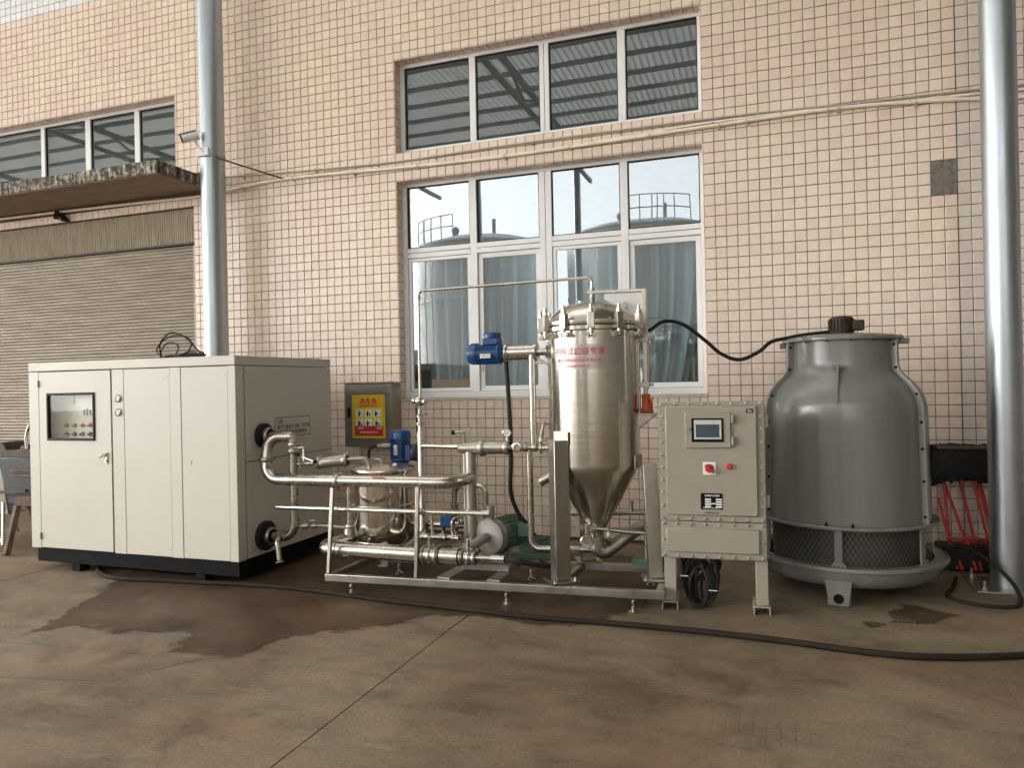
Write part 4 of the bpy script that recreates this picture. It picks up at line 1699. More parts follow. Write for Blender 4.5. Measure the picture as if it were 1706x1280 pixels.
# ------------------------------------------------------------------ tall filter vessel
V = Vector((-1.292, -1.78, 0))
RV = .335
fv = thing('filter_vessel', 'tall brushed stainless steel filter vessel with a domed lid held by swing bolts', 'filter', (V.x, V.y, .16))
m = MB()
m.rev(V, (0, 0, 1), [(0, .43), (.052, .43), (.055, .475), (.18, .685), (.318, .945), (.331, .970), (RV, .995), (RV, 1.975),
                     (.366, 1.978), (.372, 1.982), (.372, 2.008), (.366, 2.012), (.30, 2.012)], 72)
m.build('shell', 'steel_brushed', fv)
m = MB()
m.rev(V, (0, 0, 1), [(.372, 2.016), (.374, 2.020), (.374, 2.046), (.368, 2.050), (.338, 2.052), (.334, 2.066), (.315, 2.10), (.27, 2.142), (.20, 2.178), (.12, 2.199), (.05, 2.208), (0, 2.209)], 72)
m.build('domed_lid', 'steel_brushed', fv)
m = MB()
m.ring(V + Vector((0, 0, 1.30)), (0, 0, 1), RV, .002, 60, 6)
m.build('weld_seam', 'steel', fv)
for k in range(12):
    a = R(-78 + 30 * k)
    d = Vector((math.cos(a), math.sin(a), 0))
    s = Vector((-d.y, d.x, 0))
    p = V + d * .392
    m = MB()
    m.beam(p + Vector((0, 0, 1.982)), p + Vector((0, 0, 2.098)), .052, .044, d)
    cl = m.build('clamp', 'steel_frame', fv, bevel=.005)
    m = MB()
    m.cyl(p + Vector((0, 0, 1.935)), p + Vector((0, 0, 2.150)), .012, n=12)
    m.cyl(p + Vector((0, 0, 2.0985)), p + Vector((0, 0, 2.122)), .021, n=6)
    m.cyl(p + Vector((0, 0, 2.150)), p + Vector((0, 0, 2.156)), .008, n=10)
    m.cyl(p + Vector((0, 0, 1.955)), p + Vector((0, 0, 1.984)), .018, n=12)
    m.cyl(p + Vector((0, 0, 1.945)) - s * .038, p + Vector((0, 0, 1.945)) + s * .038, .009, n=10)
    m.build('swing_bolt', 'steel', cl)
    m = MB()
    for q in (-.022, .022):
        m.beam(V + d * .330 + s * q + Vector((0, 0, 1.945)), V + d * .405 + s * q + Vector((0, 0, 1.945)), .010, .032, (0, 0, 1))
    m.build('lug', 'steel_frame', cl)
# legs
a0 = math.atan2(-.33, -.20)
for (fx, fy, sz, rot, z1, lean) in ((-1.49, -2.095, .112, 40, 1.185, 0), (-.84, -1.85, .10, 15, 1.0, .035), (-1.445, -1.44, .112, 25, 1.0, 0)):
    M3 = Matrix.Rotation(R(rot), 3, 'Z')
    c0 = Vector((fx, fy, 0))
    m = MB()
    hx = sz / 2
    cor = []
    for z in (.176, z1):
        o = Vector((-lean if z > .5 else 0, 0, z))
        cor += [c0 + M3 @ Vector((sx * hx, sy * hx, 0)) + o for sx, sy in ((-1, -1), (1, -1), (1, 1), (-1, 1))]
    m.hexa(cor)
    m.build('leg', 'steel_frame', fv, bevel=.004)
    m = MB()
    cor = [c0 + M3 @ Vector((sx * .10, sy * .10, z)) for z in (.1625, .1745) for sx, sy in ((-1, -1), (1, -1), (1, 1), (-1, 1))]
    m.hexa(cor)
    for sx in (-.08, .08):
        m.cyl(c0 + M3 @ Vector((sx, -.08, .1745)), c0 + M3 @ Vector((sx, -.08, .20)), .010, n=6)
    m.build('foot_plate', 'steel_frame', fv)
    dd = (Vector((V.x, V.y, 0)) - c0).normalized()
    m = MB()
    pp = V - dd * (RV + .004)
    m.beam(pp + Vector((0, 0, z1 - .03)), pp + Vector((0, 0, z1 + .06)), .15, .012, dd)
    m.build('pad', 'steel_frame', fv)
# red printed sticker wrapped on the shell
sa0, sa1 = R(-90 - 52 + 13), R(-90 + 14 + 13)
m = MB()
m.rev(V, (0, 0, 1), [(RV + .0015, 1.695), (RV + .0015, 1.875)], 20, sa0, sa1, ref=(1, 0, 0))
t = NT('sticker_film')
t.set(Base_Color=(0.58, 0.48, 0.46), Roughness=.32, Metallic=.55, Alpha=.55)
M['sticker_film'] = t.m
stk = m.build('sticker', 'sticker_film', fv)


def on_shell(zc, xo=0.0, off=.003):
    mid = (sa0 + sa1) / 2

    def fn(a, b):
        an = mid + (a + xo) / RV
        return (V.x + math.cos(an) * (RV + off), V.y + math.sin(an) * (RV + off), zc + b)
    return fn


text('lettering', '中国过滤器专家', .058, 'red_sticker', stk, on_shell(1.822), spacing=1.02)
text('lettering', '扬州润明过滤设备有限公司', .029, 'red_sticker', stk, on_shell(1.760))
text('lettering', '精密过滤 净化分离', .022, 'red_sticker', stk, on_shell(1.716))
# nozzle on the left side, top nozzle
m = MB()
m.cyl(V + Vector((-.32, -.02, 1.10)), V + Vector((-.42, -.03, 1.10)), .030, n=18)
m.rev(V + Vector((-.405, -.03, 1.10)), (-1, 0, 0), [(.03, 0), (.046, .002), (.046, .014), (.03, .016)], 20)
m.cyl(V + Vector((-.32, -.02, .84 + .06)), V + Vector((-.43, -.04, .84)), .04, n=18)
m.build('side_nozzle', 'steel', fv)
m = MB()
m.cyl(V + Vector((-.10, .05, 2.19)), V + Vector((-.10, .05, 2.225)), .02, n=10)
m.ring(V + Vector((.25, .0, 2.175)), (0, 1, 0), .018, .006, 16, 6)
m.build('lifting_eye', 'steel', fv)

# bottom piping of the vessel
bp = thing('bottom_drain_pipe', 'dull steel elbow with a dial valve under the tall filter vessel', 'pipe', (-1.2, -1.75, .2))
m = MB()
m.tube(fillet([(-1.285, -1.78, .445), (-1.285, -1.78, .272), (-1.03, -1.64, .46), (-.97, -1.45, .46)], .11, 8), .050, 20)
m.build('elbow', 'steel_dull', bp)
m = MB()
m.tube([(-1.32, -1.88, .515), (-1.02, -1.80, .480), (-.93, -1.78, .475)], .016, 12)
m.tube([(-.93, -1.70, .60), (-.93, -1.70, .26)], .018, 12)
m.build('pipe', 'steel_pipe', bp)
m = MB()
m.rev((-1.185, -1.845, .46), (1, .2, 0), [(0, -.012), (.075, -.012), (.078, 0), (.075, .012), (0, .012)], 26)
m.build('flange', 'steel_dull', bp)
m = MB()
m.rev((-1.335, -1.90, .415), (.12, -1, 0), [(0, -.03), (.030, -.03), (.052, -.005), (.052, .012), (.046, .016), (.02, .014), (.017, .024), (0, .024)], 24)
m.build('dial_valve', 'steel', bp)
m = MB()
m.cyl((-1.335, -1.89, .47), (-1.335, -1.89, .545), .022, n=12)
m.beam((-1.40, -1.89, .515), (-1.27, -1.88, .515), .03, .022)
m.build('valve_head', 'steel', bp)
m = MB()
m.box(-1.06, -.84, -1.62, -1.40, .162, .24)
m.build('support_block', 'green_paint', bp, bevel=.004)

# lifting davit and jack on the right of the vessel
dv = thing('lifting_davit', 'upright steel post with a top arm clamped beside the vessel for lifting its lid', 'davit', (-.905, -1.74, 1.36))
m = MB()
m.beam((-.902, -1.74, 1.538), (-.902, -1.74, 2.292), .040, .040, (0, 1, 0))
m.build('post', 'steel_frame', dv, bevel=.006)
m = MB()
m.beam((-.922, -1.742, 2.281), (-1.325, -1.78, 2.281), .035, .022)
m.build('arm', 'steel_frame', dv, bevel=.003)
m = MB()
m.prism([(-.924, -1.742, 2.268), (-1.20, -1.768, 2.268), (-1.20, -1.768, 2.225), (-.97, -1.746, 2.10), (-.924, -1.742, 2.10)], (0, .006, 0))
m.build('gusset', 'white_paint', dv)
for zz in (1.915, 1.575):
    m = MB()
    m.box(-.985, -.872, -1.772, -1.708, zz - .018, zz + .018)
    m.cyl((-.875, -1.74, zz), (-.845, -1.74, zz), .008, n=8)
    m.cyl((-.86, -1.74, zz), (-.848, -1.74, zz), .014, n=6)
    m.cyl((-.94, -1.772, zz), (-.94, -1.785, zz), .011, n=6)
    m.build('clamp', 'steel_frame', dv, bevel=.003)
m = MB()
m.cyl((-.955, -1.73, 1.372), (-.955, -1.73, 1.90), .010, n=10)
m.build('guide_rod', 'steel', dv)
m = MB()
m.box(-.985, -.822, -1.815, -1.665, 1.352, 1.364)
m.prism([(-.965, -1.80, 1.351), (-.830, -1.80, 1.351), (-.965, -1.80, 1.245)], (0, .008, 0))
m.prism([(-.965, -1.68, 1.351), (-.830, -1.68, 1.351), (-.965, -1.68, 1.245)], (0, .008, 0))
m.box(-.985, -.966, -1.81, -1.67, 1.06, 1.3505)
m.build('shelf', 'steel_frame', dv, bevel=.002)
jk = thing('bottle_jack', 'small red and orange hydraulic bottle jack standing on the shelf by the vessel', 'jack', (-.90, -1.74, 1.365))
m = MB()
m.box(-.944, -.856, -1.785, -1.695, 1.3655, 1.392)
m.build('base', 'red_paint', jk, bevel=.006)
m = MB()
m.rev((-.905, -1.74, 1.392), (0, 0, 1), [(.036, 0), (.036, .010), (.030, .016), (.0295, .088), (.033, .094), (.033, .108), (.024, .116), (0, .117)], 22)
m.build('cylinder', 'orange_paint', jk)
m = MB()
m.cyl((-.905, -1.74, 1.509), (-.905, -1.74, 1.537), .015, n=14)
m.build('ram', 'steel', jk)
m = MB()
m.cyl((-.864, -1.76, 1.392), (-.864, -1.76, 1.455), .012, n=12)
m.beam((-.870, -1.76, 1.455), (-.848, -1.76, 1.478), .020, .012)
m.build('pump_socket', 'red_paint', jk)

# vent line over the top
vp = thing('vent_pipe', 'thin steel vent pipe running from the vessel lid sideways and down past the window', 'pipe', (-2.74, -1.8, 1.0))
m = MB()
m.tube(fillet([(-1.288, -1.78, 2.21), (-1.288, -1.78, 2.396), (-2.737, -1.80, 2.378), (-2.740, -1.80, 1.50)], .045, 6), .0115, 12)
m.build('pipe', 'steel_pipe', vp)
m = MB()
m.rev((-1.288, -1.78, 2.215), (0, 0, 1), [(.018, 0), (.021, .005), (.021, .045), (.014, .05), (.014, .075), (.019, .08), (.019, .10), (.012, .105)], 14)
m.build('union', 'steel_dull', vp)
m = MB()
m.rev((-2.739, -1.80, 2.325), (0, 0, 1), [(.012, -.02), (.021, -.018), (.021, .012), (.012, .016)], 12)
m.build('union', 'steel', vp)
m = MB()
m.ball((-2.745, -1.80, 1.475), .044, 18)
m.rev((-2.745, -1.80, 1.475), (1, -.2, -.1), [(.02, -.062), (.028, -.06), (.028, -.042), (.02, -.04)], 12)
m.rev((-2.745, -1.80, 1.475), (1, -.2, -.1), [(.02, .042), (.026, .045), (.026, .06), (0, .062)], 12)
m.cyl((-2.79, -1.82, 1.49), (-2.80, -1.83, 1.545), .004, n=6)
m.build('air_valve', 'steel', vp)
m = MB()
m.tube([(-2.745, -1.80, 1.43), (-2.745, -1.80, 1.27)], .016, 12)
m.rev((-2.745, -1.80, 1.355), (0, 0, 1), [(.016, -.016), (.030, -.014), (.030, .014), (.016, .016)], 14)
m.rev((-2.745, -1.80, 1.29), (0, 0, 1), [(.016, -.012), (.034, -.010), (.034, .010), (.016, .012)], 14)
m.build('fitting', 'steel', vp)
m = MB()
m.beam((-2.755, -1.825, 1.365), (-2.66, -1.835, 1.370), .020, .010)
m.build('valve_lever', 'green_paint', vp, bevel=.003)
m = MB()
m.tube([(-2.745, -1.80, 1.28), (-2.745, -1.80, 1.24), (-2.745, -1.80, 1.215), (-2.745, -1.80, .45), (-2.745, -1.82, .40), (-2.745, -1.90, .36), (-2.745, -2.17, .33)], [.015, .018] + [.026] * 5, 16)
m.tube([(-2.73, -1.80, 1.108), (-2.36, -1.85, 1.108)], .021, 14)
m.build('down_pipe', 'steel_pipe', vp)
m = MB()
m.cyl((-2.765, -1.83, 1.43), (-2.815, -1.72, 1.20), .006, n=8)
tag(m.build('thin_cable', 'black_rubber'), 'thin black cable from the air valve slanting behind the upright blue motor', 'cable')

# cross header behind, at chest height
hd = thing('cross_header', 'dull steel header pipe with a gauge and small valves left of the filter vessel', 'pipe', (-2.2, -1.87, .4))
m = MB()
m.tube([(-2.365, -1.87, 1.075), (-2.35, -1.87, 1.10), (-2.18, -1.87, 1.105), (-1.975, -1.86, 1.108)], [.030, .052, .054, .050], 22)
m.tube([(-1.975, -1.86, 1.108), (-1.95, -1.86, 1.108), (-1.86, -1.85, 1.108), (-1.70, -1.81, 1.104)], [.048, .024, .020, .020], 16)
m.tube([(-2.275, -1.87, 1.08), (-2.275, -1.87, .40)], .044, 20)
m.tube([(-2.325, -1.86, 1.06), (-2.325, -1.86, .30)], .020, 12)
m.build('pipe', 'steel_dull', hd)
for (p, a, r) in (((-2.17, -1.87, 1.105), (1, 0, 0), .053), ((-2.275, -1.87, .60), (0, 0, 1), .044), ((-1.97, -1.86, 1.108), (1, 0, 0), .046), ((-1.83, -1.845, 1.107), (1, 0, 0), .021), ((-1.755, -1.82, 1.106), (1, 0, 0), .021)):
    clampring(p, a, r, hd)
m = MB()
m.cyl((-2.315, -1.88, 1.14), (-2.322, -1.89, 1.235), .013, n=10)
m.cyl((-2.285, -1.87, 1.14), (-2.285, -1.87, 1.255), .007, n=8)
m.build('valve_stem', 'steel', hd)
lever((-2.32, -1.89, 1.235), (-.9, -.1, -.12), hd, .075)
m = MB()
m.cyl((-1.958, -1.88, 1.12), (-1.958, -1.88, 1.19), .008, n=8)
m.rev((-1.958, -1.885, 1.222), (.12, -1, 0), [(0, -.012), (.034, -.012), (.036, .010), (.031, .013), (.030, .008), (0, .008)], 24)
ga = m.build('pressure_gauge', 'steel', hd)
m = MB()
m.rev((-1.957, -1.8932, 1.222), (.12, -1, 0), [(.029, 0), (0, .0006)], 20)
m.build('dial', 'white_print', ga)
m = MB()
m.beam((-1.966, -1.8950, 1.213), (-1.945, -1.8950, 1.231), .003, .0008, (0, 1, 0))
m.build('needle', 'black_ink', ga)
m = MB()
m.rev((-1.878, -1.88, 1.112), (.1, -1, 0), [(0, -.02), (.042, -.02), (.044, .010), (.036, .016), (.020, .016), (.018, .006), (0, .006)], 24)
for k in range(6):
    a = k * PI / 3
    m.cyl((-1.878 + .043 * math.cos(a), -1.88, 1.112 + .043 * math.sin(a)), (-1.878 + .043 * math.cos(a), -1.90, 1.112 + .043 * math.sin(a)), .006, n=6)
m.build('diaphragm_valve', 'steel', hd)
m = MB()
m.tube([(-1.765, -1.82, 1.10), (-1.765, -1.82, 1.84)], .026, 18)
m.tube(fillet([(-1.80, -1.82, 1.09), (-1.80, -1.82, .32), (-1.32, -1.77, .33)], .07), .026, 16)
m.build('riser', 'steel_pipe', hd)
m = MB()
m.tube([(-1.72, -1.80, 1.13), (-1.70, -1.80, 1.235)], .018, 12)
m.rev((-1.70, -1.80, 1.18), (0, 0, 1), [(.018, -.03), (.036, -.028), (.036, .0), (.018, .002)], 14)
m.tube(fillet([(-1.70, -1.80, 1.235), (-1.69, -1.80, 1.28), (-1.645, -1.79, 1.29)], .03), .010, 8)
m.beam((-1.735, -1.81, 1.20), (-1.735, -1.81, 1.285), .012, .012)
m.ball((-1.735, -1.81, 1.29), .012, 8)
m.ball((-1.675, -1.80, 1.298), .014, 8)
m.build('angle_valve', 'steel_dull', hd)

# power cable from the blue motor
m = MB()
m.tube(spline([(-1.985, -1.80, 1.80), (-1.975, -1.80, 1.60), (-1.960, -1.81, 1.30), (-1.955, -1.82, 1.0), (-1.975, -1.78, .75), (-1.94, -1.72, .58), (-1.88, -1.69, .485)], 8), .017, 12)
tag(m.build('power_cable', 'black_rubber'), 'thick black cable hanging straight down from the blue motor beside the vessel', 'cable')

# ------------------------------------------------------------------ green pump
pm = thing('water_pump', 'green pump with a round grey faceplate and inlet pipe low on the skid', 'pump', (-2.05, -1.75, .165))
pa = Vector((.30, 1, 0)).normalized()
pc = Vector((-2.125, -1.93, .412))
m = MB()
m.rev(pc, pa, [(0, 0), (.055, 0), (.09, .008), (.125, .012), (.138, .020), (.138, .05), (.128, .055), (.128, .062), (.142, .066), (.142, .085), (.10, .09), (.10, .12)], 40)
m.build('volute', 'pump_gray', pm)
m = MB()
m.rev(pc, pa, [(.10, .118), (.118, .12), (.118, .40), (.105, .43), (0, .44)], 32)
m.build('motor_body', 'green_paint', pm)
m = MB()
s_ = pa.cross(Vector((0, 0, 1)))
for k in range(20):
    a = 2 * PI * k / 20
    d = Vector((0, 0, 1)) * math.cos(a) + s_ * math.sin(a)
    m.beam(pc + pa * .14 + d * .122, pc + pa * .38 + d * .122, .006, .018, d)
m.build('cooling_fin', 'green_paint', pm, smooth=False, kind='stuff')
m = MB()
m.tube(fillet([pc + pa * .004, pc - pa * .05, (-2.24, -2.10, .345), (-2.32, -2.18, .325)], .05), .036, 18)
m.build('inlet_pipe', 'pump_gray', pm)
m = MB()
m.box(-2.30, -1.93, -1.98, -1.66, .166, .215)
m.box(-2.20, -2.02, -1.93, -1.72, .2155, .285)
m.build('base', 'pump_gray', pm, bevel=.006)
m = MB()
m.cyl(pc + pa * .05 + Vector((0, 0, .13)), pc + pa * .05 + Vector((0, 0, .24)), .03, n=16)
m.build('outlet', 'pump_gray', pm)
m = MB()
m.beam(pc + pa * .26 + Vector((.11, 0, .03)), pc + pa * .26 + Vector((.20, 0, .03)), .12, .10, (0, 0, 1))
m.build('terminal_box', 'green_paint', pm, bevel=.006)
m = MB()
m.tube(spline([(-1.86, -1.68, .50), (-1.78, -1.80, .43), (-1.68, -1.86, .41), (-1.60, -1.80, .46), (-1.62, -1.68, .58)], 8), .011, 10)
tag(m.build('slack_cable', 'black_rubber'), 'slack black cable looping between the green pump and the vessel leg', 'cable')
m = MB()
m.tube([(-2.86, -1.74, .46), (-2.58, -1.74, .46), (-2.36, -1.75, .462), (-2.30, -1.77, .462)], [.026, .026, .030, .030], 14)
m.cyl((-2.42, -1.76, .49), (-2.42, -1.77, .55), .014, n=10)
m.box(-2.50, -2.36, -1.80, -1.77, .545, .556)
m.ball((-2.40, -1.79, .50), .024, 10)
m.rev((-2.30, -1.77, .462), (1, 0, 0), [(.03, -.03), (.043, -.028), (.043, .0), (.03, .002)], 16)
tag(m.build('suction_valve', 'steel'), 'small steel ball valve on the short pipe between the small tank and the green pump', 'valve')
m = MB()
m.tube(fillet([(-2.28, -1.88, .40), (-2.28, -1.89, .33), (-2.40, -1.96, .30)], .06), .042, 16)
tag(m.build('header_elbow', 'steel_dull'), 'dull steel elbow at the foot of the header pipe beside the green pump', 'pipe')

# more small pipework crowding the skid behind the front pipes
vm = thing('valve_manifold', 'cluster of small steel valves with black knobs and a blue actuator beside the green pump', 'valve', (-2.45, -1.95, .4))
m = MB()
m.tube([(-2.66, -2.00, .405), (-2.50, -1.99, .408), (-2.33, -1.96, .412)], .021, 12)
m.tube([(-2.56, -1.995, .405), (-2.56, -1.995, .60)], .013, 10)
m.tube(fillet([(-2.40, -1.97, .41), (-2.40, -1.97, .55), (-2.34, -1.90, .56)], .03), .012, 10)
m.build('pipe', 'steel_pipe', vm)
for px in (-2.62, -2.47, -2.36):
    m = MB()
    m.rev((px, -1.99, .408), (1, .05, 0), [(.021, -.03), (.034, -.028), (.034, -.018), (.027, -.014), (.027, .014), (.034, .018), (.034, .028), (.021, .03)], 16)
    m.cyl((px, -1.99, .43), (px, -1.995, .475), .008, n=8)
    m.build('valve_body', 'steel', vm)
    m = MB()
    m.ball((px + .012, -2.005, .482), .017, 10)
    m.build('knob', 'black_rubber', vm)
m = MB()
m.box(-2.54, -2.44, -1.90, -1.82, .47, .56)
m.cyl((-2.49, -1.86, .56), (-2.49, -1.86, .60), .03, n=16)
m.build('actuator', 'blue_paint', vm, bevel=.008)
m = MB()
for k in range(5):
    zz = .33 + .055 * k
    m.rev((-1.66, -1.62, zz), (0, 0, 1), [(.02, 0), (.043, .002), (.043, .018), (.02, .02)], 18)
m.cyl((-1.66, -1.62, .20), (-1.66, -1.62, .72), .024, n=14)
tag(m.build('flanged_riser', 'steel_pipe'), 'short riser with stacked steel flanges between the front and back vessel legs', 'pipe')
m = MB()
m.tube(fillet([(-1.60, -1.35, .52), (-1.05, -1.30, .54), (-.80, -1.28, .54), (-.80, -1.28, .20)], .05), .019, 12)
m.tube([(-1.45, -1.34, .40), (-.86, -1.29, .41)], .013, 10)
m.cyl((-1.10, -1.31, .545), (-1.10, -1.33, .62), .008, n=8)
m.ball((-1.10, -1.33, .63), .016, 10)
tag(m.build('rear_pipe', 'steel_dull'), 'dull steel pipe running behind the bottom of the tall vessel towards the control cabinet', 'pipe')
m = MB()
m.box(-2.10, -1.62, -1.50, -1.38, .162, .21)
m.box(-2.02, -1.70, -1.49, -1.40, .2105, .33)
tag(m.build('rear_tray', 'green_paint', bevel=.006), 'low green painted box on the back rail behind the pump', 'box')
m = MB()
m.tube(fillet([(-2.62, -1.42, .40), (-2.62, -1.42, .72), (-2.32, -1.45, .75), (-2.32, -1.45, .30)], .06), .023, 12)
m.rev((-2.62, -1.42, .55), (0, 0, 1), [(.023, -.03), (.04, -.028), (.04, -.016), (.03, -.012), (.03, .012), (.04, .016), (.04, .028), (.023, .03)], 16)
tag(m.build('bypass_pipe', 'steel_pipe'), 'bent steel bypass pipe with a flange behind the vertical post of the skid', 'pipe')

# ------------------------------------------------------------------ explosion-proof control cabinet
cc0 = Vector((-.421, -2.03, 0))
cab = thing('control_cabinet', 'beige bolted control cabinet on two legs with a small touch screen', 'cabinet', cc0, rotz=R(3.2))
ax0, ax1 = -.772, -.070
F = -2.03
m = MB()
m.box(ax0 + .03, ax1 - .03, F + .012, F + .26, .645, 1.435)
ub = m.build('upper_box', 'beige_metal', cab, bevel=.008)
m = MB()
m.box(ax0, ax1, F - .004, F + .011, .628, 1.452)
fl = m.build('upper_flange', 'beige_metal', cab, bevel=.003)
m = MB()
m.box(ax0 + .048, ax1 - .050, F - .030, F - .005, .672, 1.424)
cv = m.build('cover', 'beige_metal', cab, bevel=.008)
m = MB()
m.box(ax0 + .03, ax1 - .03, F + .012, F + .24, .385, .610)
m.build('lower_box', 'beige_metal', cab, bevel=.008)
m = MB()
m.box(ax0 + .004, ax1, F - .004, F + .011, .370, .6225)
m.build('lower_flange', 'beige_metal', cab, bevel=.003)
m = MB()
m.box(ax0 + .04, ax1 - .045, F - .026, F - .005, .415, .582)
m.build('lower_cover', 'beige_metal', cab, bevel=.007)
bolt0 = None
spots = [(ax0 + .022 + k * (ax1 - ax0 - .044) / 7, 1.437) for k in range(8)] + [(ax0 + .022 + k * (ax1 - ax0 - .044) / 7, .645) for k in range(8)]
spots += [(xx, .645 + k * (1.437 - .645) / 9) for xx in (ax0 + .022, ax1 - .022) for k in range(1, 9)]
spots += [(ax0 + .025 + k * (ax1 - ax0 - .047) / 7, zz) for k in range(8) for zz in (.607, .385)] + [(xx, .496) for xx in (ax0 + .025, ax1 - .022)]
for (sx, sz) in spots:
    if bolt0 is None:
        m = MB()
        m.rev((sx, F - .0045, sz), (0, -1, 0), [(.012, 0), (.012, .002), (.0085, .0022), (.0085, .009), (.006, .011), (0, .011)], 12)
        bolt0 = m.build('bolt', 'steel_dull', cab)
        bx0 = (sx, sz)
    else:
        again(bolt0, (sx - bx0[0], 0, sz - bx0[1]))
# screen door
m = MB()
m.box(-.592, -.286, F - .050, F - .031, 1.135, 1.378)
sdr = m.build('screen_door', 'beige_metal', cab, bevel=.007)
m = MB()
m.box(-.545, -.335, F - .058, F - .051, 1.178, 1.340)
m.build('bezel', 'black_metal', sdr, bevel=.003)
m = MB()
m.box(-.528, -.348, F - .0605, F - .0585, 1.197, 1.328)
sg = m.build('screen', 'screen_gray', sdr, bevel=.001)
m = MB()
m.box(-.516, -.362, F - .0622, F - .0608, 1.210, 1.298)
m.build('display', 'screen_dark', sdr, smooth=False)
m = MB()
m.box(-.358, -.352, F - .0622, F - .0608, 1.215, 1.262)
m.build('status_bar', 'white_print', sdr, smooth=False)
for zz in (1.335, 1.185):
    m = MB()
    m.box(-.284, -.262, F - .055, F - .031, zz - .030, zz + .030)
    m.cyl((-.275, F - .058, zz - .028), (-.275, F - .058, zz + .028), .008, n=10)
    m.build('hinge', 'beige_metal', sdr, bevel=.003)
m = MB()
m.cyl((-.572, F - .05, 1.265), (-.572, F - .066, 1.265), .009, n=10)
m.beam((-.592, F - .066, 1.262), (-.556, F - .066, 1.270), .008, .006)
m.build('wing_screw', 'steel_dull', sdr)
# rotary switch and stop button
m = MB()
m.box(-.475, -.388, F - .036, F - .0305, .952, 1.04)
sw = m.build('switch_plate', 'white_paint', cab, bevel=.003)
m = MB()
m.rev((-.432, F - .036, .996), (0, -1, 0), [(.030, 0), (.028, .010), (0, .010)], 20)
m.beam((-.458, F - .055, 1.020), (-.404, F - .055, .970), .022, .022, (0, -1, 0))
m.build('switch_handle', 'red_paint', sw, bevel=.002)
m = MB()
m.rev((-.302, F - .031, 1.010), (0, -1, 0), [(.022, 0), (.021, .012), (.017, .014), (.016, .022), (0, .024)], 20)
m.build('stop_button', 'red_paint', cab)
m = MB()
m.box(-.318, -.286, F - .0325, F - .0308, 1.052, 1.058)
m.build('button_tag', 'steel_dull', cab, smooth=False)
m = MB()
m.box(-.494, -.350, F - .034, F - .0305, .715, .826)
npl = m.build('nameplate', 'black_metal', cab, bevel=.003)
m = MB()
for c_ in range(2):
    for r_ in range(4):
        xx = -.466 + c_ * .072
        zz = .790 - r_ * .0165
        m.box(xx, xx + .040, F - .0352, F - .0343, zz - .011, zz)
m.box(-.425, -.397, F - .0352, F - .0343, .752, .760)
m.build('plate_field', 'white_print', npl, smooth=False)
text('lettering', '防爆电气控制箱', .014, 'white_print', npl, lambda a, b: (-.418 + a, F - .0352, .809 + b))
text('lettering', '扬州润明轻工机械有限公司', .0095, 'white_print', npl, lambda a, b: (-.422 + a, F - .0352, .726 + b))
m = MB()
m.box(-.188, -.140, F - .0320, F - .0305, 1.372, 1.402)
exm = m.build('ex_mark', 'rust_dark', cab, smooth=False)
text('lettering', 'Ex', .026, 'label_bg', exm, lambda a, b: (-.164 + a, F - .0328, 1.387 + b))
text('lettering', '严禁带电开盖', .016, 'rust_dark', cab, lambda a, b: (-.425 + a, F - .0308, .690 + b))
for zz in (1.315, .772):
    m = MB()
    m.box(ax1 - .002, ax1 + .026, F + .014, F + .026, zz - .042, zz + .042)
    m.build('mounting_tab', 'beige_metal', cab, bevel=.003)
leg_protos = []
for sx0 in (-.752, -.142):
    for dy in (.03, .17):
        m = MB()
        m.box(sx0, sx0 + .078, F + dy, F + dy + .05, .062, .369)
        lg = m.build('leg', 'beige_metal', cab, bevel=.003)
        m = MB()
        m.box(sx0 - .020, sx0 + .090, F + dy - .03, F + dy + .08, .052, .0615)
        m.box(sx0 - .020, sx0 - .012, F + dy - .03, F + dy + .08, .002, .0515)
        m.box(sx0 + .082, sx0 + .090, F + dy - .03, F + dy + .08, .002, .0515)
        m.build('foot', 'beige_metal', lg, bevel=.002)
m = MB()
for k in range(9):
    xx = -.66 + k * .06
    m.cyl((xx, F + .12, .384), (xx, F + .12, .345), .015, n=10)
m.build('cable_gland', 'black_rubber', cab)

# bundle of cables hanging under the cabinet
bu = thing('cable_bundle', 'coiled bundle of thick black cables hanging under the control cabinet', 'cable', (-.53, -1.9, 0))
for k in range(11):
    rz = .085 + .0105 * k + rnd.uniform(-.006, .006)
    rx = .050 + .0075 * k + rnd.uniform(-.01, .01)
    cx_, cz_, cy_ = -.515 + rnd.uniform(-.02, .02), .016 + rz, -1.90 + rnd.uniform(-.05, .05)
    sk_ = rnd.uniform(-.25, .25)
    pts = []
    for q in range(37):
        a = PI / 2 - 2 * PI * q / 36
        zz = cz_ + rz * math.sin(a) * (1 if math.sin(a) < 0 else 1.25)
        pts.append((cx_ + rx * math.cos(a) + sk_ * (zz - .1) * .35, cy_ + .012 * math.sin(3 * a + k) + sk_ * .05 * math.cos(a), max(.014, min(zz, .36))))
    m = MB()
    m.tube(pts, .0095, 8, cap=False)
    m.build('cable', 'black_rubber', bu)
for k in range(6):
    xx = -.65 + k * .05
    m = MB()
    m.tube(spline([(xx, -1.90, .350), (xx + .01, -1.90 + .01 * k, .28), (-.62 + .035 * k, -1.90 + .012 * (k - 3), .17), (-.60 + .03 * k, -1.90, .06)], 6), .011, 8)
    m.build('cable', 'black_rubber' if k % 3 else 'hose_black', bu)
for (xx, zz) in ((-.625, .23), (-.43, .14)):
    m = MB()
    m.box(xx - .028, xx + .028, -1.985, -1.982, zz - .003, zz + .003)
    m.build('cable_tie', 'white_paint', bu, smooth=False)

# ------------------------------------------------------------------ cooling tower
T = Vector((.495, -1.0, 0))
FACE = R(-90 - 5)


def td(deg):
    return Vector((math.cos(FACE + R(deg)), math.sin(FACE + R(deg)), 0))


